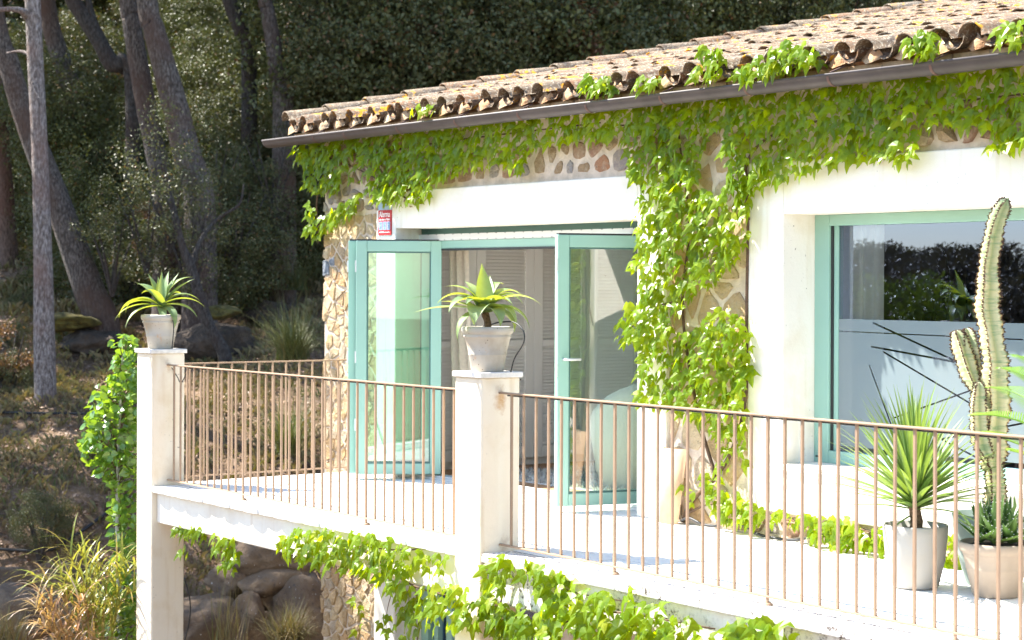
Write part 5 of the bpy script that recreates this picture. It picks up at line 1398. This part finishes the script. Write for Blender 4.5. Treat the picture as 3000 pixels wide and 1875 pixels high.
tree_px('black leaning oak between the pale pine and the twin pines', [(385, 240, 40), (330, 190, 50), (290, 120, 46), (240, 40, 46), (200, -40, 44)], 32.4, 'oak_bark', (OAKC[2], 1.4), name='oak_tree', branches=[([(290, 120, 0), (270, 60, 0), (255, -20, 0)], .14), ([(330, 190, 0), (400, 230, .2), (430, 260, .4)], .09)], extra=4)
tree_px('black oak trunk behind the shrubs right of the twin pines', [(730, 190, 46), (710, 100, 44), (680, 20, 44), (660, -60, 40)], 33.0, 'oak_bark', (OAKC[0], 1.4), name='oak_tree', extra=4)
tree_px('dark oak stem rising behind the middle of the roof', [(1990, 260, 30), (2000, 100, 28), (2010, -40, 26)], 38.0, 'oak_bark', (OAKC[2], 1.3), name='oak_tree', branches=[([(2010, 60, 0), (2120, 40, 0), (2230, -10, 0)], .10)], extra=3)
tree_px('small crooked tree with a thin sloping trunk below the twin pines', [(660, 1045, 40), (615, 960, 36), (585, 870, 32), (560, 780, 28), (535, 720, 22)], 27.5, 'oak_bark', (fmesh('crown', 'shrub_leaf', 99, 3000, (1.15, 1.15, 1.0), .042, .1, .12), .85), name='small_tree', branches=[([(560, 780, 0), (590, 700, .2), (640, 640, .4), (700, 600, .5), (715, 540, .6)], .045)], extra=1.2)

# canopy trees further off and out of the frame: they shade the wood
r = random.Random(77)
k = 0
for t in (24, 29, 34, 39, 44, 50, 57):
    for s in np.arange(-26, 13, 4.6):
        s = s + r.uniform(-1.3, 1.3) - (0 if t > 26 else 2); tt_ = t + r.uniform(-1.8, 1.8); p = gpos(tt_, s)
        frac = s / tt_
        if tt_ < 27 and frac > -0.24: continue                    # keep the balcony end in the sun
        if p.y < -5: continue
        if -0.285 < frac < 0.29 and tt_ < 46: continue
        if any(math.hypot(p.x - a, p.y - b_) < 3.2 for a, b_ in ((-27.7, 3.9), (-27, -.2), (-31.2, 2.0))): continue
        if -0.29 < frac < 0.29 and tt_ < 46: z = p.z + r.uniform(10, 13); trunk = False
        else: z = p.z + r.uniform(8.5, 12); trunk = True
        if frac > -0.02 and tt_ < 30: continue
        o = thing('pine_tree', 'unseen pine added to dapple the open slope with shade', 'tree', tuple(p), 'canopy pines of the wood'); k += 1
        lean = Vector((r.uniform(-1, 1), r.uniform(-1, 1), 0))
        top = Vector((p.x, p.y, z)) + lean
        MB().tube(pipe([p - Vector((0, 0, .5)), p.lerp(top, .5) + lean * .2, top], 5), [.16 - .008 * i for i in range(11)], 9).build('trunk', r.choice(('pine_bark', 'oak_bark', 'oak_bark')), o, smooth=True)
        link_mesh('crown', r.choice(CANOPY), None, o, Matrix.Translation(top) @ Matrix.Rotation(r.uniform(0, 6), 4, 'Z') @ Matrix.Scale(r.uniform(.85, 1.1), 4))

THIN = fmesh('crown', 'pine_needle', 39, 1800, (3.2, 3.2, 1.5), .30, .2, .16)
for x_, y_ in ((-21.9, -3.6), (-24.5, -4.2)):  # unseen pines added so their thin crowns throw dappled shade on the slope
    g_ = ground(x_, y_); p = Vector((x_, y_, g_)); top = p + Vector((r.uniform(-.4, .4), r.uniform(-.4, .4), 9.5 + r.uniform(-.6, .8)))
    o = thing('pine_tree', 'unseen pine added to dapple the open slope with shade', 'tree', tuple(p), 'canopy pines of the wood')
    MB().tube(pipe([p - Vector((0, 0, .5)), p.lerp(top, .5), top], 5), [.16 - .008 * i for i in range(11)], 9).build('trunk', 'pine_bark', o, smooth=True)
    link_mesh('crown', THIN, None, o, Matrix.Translation(top) @ Matrix.Rotation(r.uniform(0, 6), 4, 'Z') @ Matrix.Scale(.8, 4))

# undergrowth: (px, py, depth, scale)
def shrub(px, py, t, sc, label, group, mesh, name='shrub', flat=1.0, drop=None):
    p = atT(px, py, t); g = ground(p.x, p.y)
    o = thing(name, label, 'shrub', (p.x, p.y, min(g, p.z - .3)), group)
    link_mesh('foliage', mesh, None, o, Matrix.Translation(p) @ Matrix.Rotation(random.uniform(0, 6), 4, 'Z') @ Matrix.Diagonal((sc, sc, sc * flat, 1)))
    b0 = Vector((p.x, p.y, min(g, p.z - .3) - .1)); mb = MB()
    if p.z - b0.z > 1.3: b0 = p - Vector((0, 0, .9))
    for q in range(5):
        a = q * 1.3; mb.tube([b0, b0.lerp(p, .6) + Vector((math.cos(a), math.sin(a), 0)) * sc * .25, p + Vector((math.cos(a) * .6, math.sin(a) * .6, .35)) * sc], [.03, .02, .008], 5)
    mb.build('stems', 'oak_bark', o)
    return o
GS = 'evergreen shrubs of the wooded slope'
LS = 'dark evergreen shrub with small glossy leaves on the wooded slope'
r = random.Random(5)
US = [(170, 330, 34, 0), (250, 560, 33.5, 0), (330, 430, 34, 0), (390, 560, 33.6, 0), (300, 660, 32.5, 0), (410, 690, 33.4, 0), (470, 790, 32.8, 0), (520, 700, 33.2, 0), (640, 500, 34, 0), (640, 620, 32.4, 0), (700, 470, 34, 0), (740, 640, 32, 0), (820, 560, 32.5, 0), (880, 480, 33, 0), (900, 620, 33, 0), (620, 740, 30.2, 0), (380, 790, 31.5, 0), (280, 800, 33, 0), (740, 700, 32.5, 0),
      (650, 400, 36, 0), (600, 260, 38, 0), (720, 330, 39, 0), (640, 180, 40, 0), (880, 380, 35, 0), (560, 110, 41, 0), (700, 60, 43, 0), (870, 250, 41, 0), (950, 260, 36, 0), (60, 600, 38, 0), (70, 440, 38, 0), (130, 690, 37, 0), (210, 180, 39, 0), (270, 250, 39, 0), (60, 200, 39, 0), (480, 30, 42, 0), (600, 30, 43, 0),
      (430, 620, 28.4, 1), (330, 690, 28.6, 1), (560, 690, 28.2, 1), (500, 560, 28.3, 1), (690, 620, 30.0, 1), (630, 480, 31, 1), (800, 470, 31, 1)]
SPARSE = [fmesh('foliage', 'shrub_leaf', 65 + i, 3200, (1.15, 1.15, 1.05), .042, .1, .10) for i in range(2)]
for i, (px, py, t, thin) in enumerate(US): shrub(px, py, t, r.uniform(.65, .8) if thin else r.uniform(.85, 1.2), 'thin twiggy evergreen shrub letting the pine trunks show through' if thin else LS, 'thin shrubs before the twin pines' if thin else GS, r.choice(SPARSE if thin else SHR), flat=r.uniform(.8, 1.1))
# dense dark trees over the roof
for i, (px, py, t, sc) in enumerate([(1050, 120, 33, 1.9), (1150, 200, 32, 1.7), (1230, 60, 33, 2.0), (1330, 150, 32, 1.8), (1430, 40, 33, 2.0), (1480, 190, 32, 1.5), (1560, 60, 33, 2.0), (1680, 110, 33, 1.8), (1760, 20, 34, 2.0), (1860, 90, 36, 1.7), (1960, 160, 36, 1.4), (2080, 60, 36, 1.7), (2200, 40, 35, 1.6), (2320, 10, 35, 1.5), (2450, 0, 35, 1.5), (1900, -40, 37, 2.0), (2130, 120, 38, 1.4), (1050, 290, 34, 1.4), (1640, 190, 34, 1.3)]):
    shrub(px, py, t, sc, 'dense dark holm oak thicket standing behind the tiled roof', 'dense thicket behind the roof', SHR[(3, 0, 4, 1, 5, 2)[i % 6]], name='holm_oak')
for i, (px, py, t) in enumerate([(1225, 105, 31), (1700, 110, 31.5), (1740, 140, 31.5), (1690, 40, 31.5), (1185, 165, 31.2), (960, 300, 33.5), (560, 480, 32), (440, 620, 29), (420, 730, 29), (345, 215, 36)]):
    p = atT(px, py, t)
    tag(link_mesh('dry_sprig', RUST, None, None, Matrix.Translation(p) @ Matrix.Rotation(i, 4, 'Z') @ Matrix.Scale(.8 if i < 5 else .5, 4)), 'tuft of dry rust-brown leaves among the dark green wood', 'dry leaves', 'dry rusty tufts in the wood', 'stuff')
# back of the wood: closed mass of foliage further up the slope
V_, F_ = [], []; off = 0
for j, t in enumerate((48, 56, 66)):
    for s in np.arange(-20, 20, 3.0):
        for h in (1.5, 5, 9):
            p = gpos(t + r.uniform(-2, 2), s + r.uniform(-1, 1)); v, f = foliage(int(500 + 97 * j + 13 * s + h), 1500, (2.6, 2.6, 2.4), .26, .1, .2)
            V_.append(v + np.array((p.x, p.y, p.z + h))); F_.append(f + off); off += len(v)
me = np_mesh('far_wood', np.concatenate(V_), np.concatenate(F_)); tag(link_mesh('far_wood', me, 'oak_leaf'), kind='stuff')

# grass and litter on the slope
def scatter(name, n, fn, mat, seed, trange, srange, hgt, wid, lean=.5, mask=None):
    g = random.Random(seed); V_, F_ = [], []
    while len(F_) < n:
        t = g.uniform(*trange); s = g.uniform(*srange) * t; x, y = TS(t, s)
        if x > -8.7 and y > -.2 and y < 9: continue
        if x > -8.2 and y > -2.4: continue
        k0 = noise.noise(Vector((x * .8, y * .8, seed)))
        if mask is not None and k0 < mask: continue
        z = ground(x, y)
        for _ in range(fn):
            a = g.uniform(0, 6.28); h = g.uniform(*hgt); w_ = wid * g.uniform(.6, 1.3); l = g.uniform(.1, 1) * lean * h; ca, sa = math.cos(a), math.sin(a)
            bx, by = x + g.gauss(0, .06), y + g.gauss(0, .06); q = len(V_)
            V_ += [(bx - w_ * sa, by + w_ * ca, z - .02), (bx + w_ * sa, by - w_ * ca, z - .02), (bx + l * .4 * ca + w_ * .7 * sa, by + l * .4 * sa - w_ * .7 * ca, z + h * .6), (bx + l * ca, by + l * sa, z + h * (1 - .25 * lean))]
            F_ += [(q, q + 1, q + 2), (q, q + 2, q + 3)]
    return tag(link_mesh(name, np_mesh(name, V_, F_), mat), kind='stuff')
scatter('dry_grass', 60000, 9, 'dry_grass', 3, (20, 30), (-.30, .0), (.04, .17), .004, 1.1, -.2)
scatter('green_grass', 16000, 9, 'green_grass', 4, (20, 31), (-.30, .0), (.03, .13), .004, .7, .18)
scatter('upper_grass', 26000, 10, 'dry_grass', 5, (30, 38), (-.30, -.06), (.08, .28), .008, .8, -.05)
g = random.Random(9); V_, F_ = [], []
for i in range(42000):
    t = g.uniform(20.5, 37); s = g.uniform(-.30, .02) * t; x, y = TS(t, s)
    if x > -8.7 and -.3 < y < 9: continue
    z = ground(x, y) + g.uniform(.0, .05); a = g.uniform(0, 6.28); l = g.uniform(.012, .032); n_ = Vector((g.gauss(0, .5), g.gauss(0, .5), 1)).normalized(); u = n_.orthogonal(); u = Matrix.Rotation(a, 3, n_) @ u; w_ = n_.cross(u); q = len(V_); p = Vector((x, y, z))
    V_ += [p - u * l, p + w_ * l * .5, p + u * l, p - w_ * l * .4]; F_.append((q, q + 1, q + 2, q + 3))
tag(link_mesh('leaf_litter', np_mesh('leaf_litter', V_, F_), 'leaf_litter'), kind='stuff')
def tuft(label, px, py, t, h, n, mat, seed, group=None, spread=.9, ground_snap=True):
    g = random.Random(seed); p = atT(px, py, t)
    mb = MB()
    for i in range(n):
        a = g.uniform(0, 6.28); L = h * g.uniform(.6, 1.1); e = g.uniform(.2, 1) * spread; d = Vector((math.cos(a) * e, math.sin(a) * e, 1)).normalized(); s = Vector((-math.sin(a), math.cos(a), 0)) * g.uniform(.004, .008); q = p + Vector((g.gauss(0, .08), g.gauss(0, .08), 0)); vs = []
        for k in range(5):
            f = k / 4; vs += [q - s * (1 - f * .95), q + s * (1 - f * .95)]; q = q + d * L / 4; d = (d - Vector((0, 0, .22 * e + .05))).normalized()
        mb.add(vs, [(2 * k, 2 * k + 1, 2 * k + 3, 2 * k + 2) for k in range(4)])
    o = thing('grass_tuft', label, 'grass tuft', tuple(p), group); tag(mb.build('blades', mat, o), kind='stuff'); return o
tuft('large tuft of long green grass left of the stone wall, behind the end railing', 860, 1060, 24.5, .95, 420, 'green_grass', 1, spread=1.1)
tuft('second long grass tuft low behind the end railing, near the stone wall', 845, 1330, 22.9, .9, 300, 'green_grass', 2, spread=1.0)
tuft('grass tuft on the sunny bank left of the blue-grey corner stone', 870, 850, 31.0, .6, 220, 'green_grass', 3)
tuft('brownish grass tuft on the bank, left of the green one', 800, 845, 31.0, .5, 200, 'dry_grass', 4)
tuft('dry straw-coloured grass tuft at the bottom before the lower stone wall', 850, 1880, 19.6, .50, 420, 'dry_grass', 5, spread=1.2)
tuft('tall dry grass stems in front of the bottom boulders', 665, 1900, 20.0, .75, 60, 'dry_grass', 6, spread=.35)
tuft('dry rusty grass at the bottom left corner', 20, 1885, 18.2, .4, 160, 'dry_grass', 7)
for i, (px, py, t, sc, mt) in enumerate([(120, 1520, 22.6, .33, 0), (60, 905, 31, .3, 1), (40, 1000, 29, .3, 2), (100, 1190, 26.4, .25, 0), (30, 1120, 27, .45, 1), (700, 750, 33, .5, 2)]):
    shrub(px, py, t, sc, 'low grey-green bush on the open slope', 'low bushes on the open slope', SHR[mt], name='low_bush')
V2, F2 = foliage(70, 2600, (.5, .5, .35), .05, .1, .15)
bm_ = np_mesh('foliage', V2, F2); bm_.materials.append(MATS['rust_leaf'])
o = shrub(25, 1045, 27.2, 1.0, 'brown dry bramble at the left edge below the reddish pine', None, bm_, name='bramble')

# ------------------------------------------------------------------ valley trees: mirrored in the window
r = random.Random(31)
def bough_crown(name, mat, seed, balls, n, radii, ball, size):
    g_ = np.random.default_rng(seed); VV, FF, k_ = [], [], 0
    for b_ in range(balls):
        d_ = g_.normal(size=3); d_ /= np.linalg.norm(d_); c_ = d_ * np.array(radii) * g_.uniform(.3, 1) ** .6
        v_, f_ = foliage(seed * 100 + b_, n, (ball * g_.uniform(.7, 1.3), ball * g_.uniform(.7, 1.3), ball * g_.uniform(.5, .9)), size, .1)
        VV.append(v_ + c_); FF.append(f_ + k_); k_ += len(v_)
    me = np_mesh(name, np.concatenate(VV), np.concatenate(FF)); me.materials.append(MATS[mat]); return me
VAL = [bough_crown('crown', 'far_leaf', 80 + i, 34, 1300, (2.1, 2.1, 2.1), .75, .09) for i in range(2)]
YGREEN = bough_crown('crown', 'yellow_green_leaf', 85, 34, 1100, (1.3, 1.3, 3.0), .65, .08)
def mirrored(px, py, dist):
    """where something seen in the pane at (px, py) really stands, dist metres in front of the facade"""
    q = atY(px, py, .325 * 2 + dist); return Vector((q.x, -dist, q.z))
for i in range(16):
    px = 2480 + 34 * i + r.uniform(-12, 12); dist = 24 + r.uniform(-2, 6)
    top = mirrored(px, 728 + 26 * math.sin(i * 1.7) + (70 if i > 12 else 0), dist); c = top - Vector((0, 0, 2.3))
    g = ground(c.x, c.y)
    o = thing('valley_tree', 'dark tree in the valley facing the house, mirrored in the big window', 'tree', (c.x, c.y, g), 'valley trees before the house')
    MB().tube([(c.x, c.y, g - .5), tuple(c)], [.22, .1], 8).build('trunk', 'oak_bark', o, smooth=True)
    link_mesh('crown', VAL[i % 2], None, o, Matrix.Translation(c) @ Matrix.Rotation(i, 4, 'Z'))
    if c.z - g > 3:
        link_mesh('crown', VAL[1 - i % 2], None, o, Matrix.Translation(c - Vector((.4, 0, 3.2))) @ Matrix.Rotation(i + 2, 4, 'Z') @ Matrix.Scale(1.15, 4))
top = mirrored(2665, 735, 19); c = top - Vector((0, 0, 3.0)); g = ground(c.x, c.y)
o = thing('valley_tree', 'yellow-green tree in the valley, mirrored in the middle of the big window', 'tree', (c.x, c.y, g))
MB().tube([(c.x, c.y, g - .5), tuple(c)], [.18, .08], 8).build('trunk', 'oak_bark', o, smooth=True)
link_mesh('crown', YGREEN, None, o, Matrix.Translation(c))
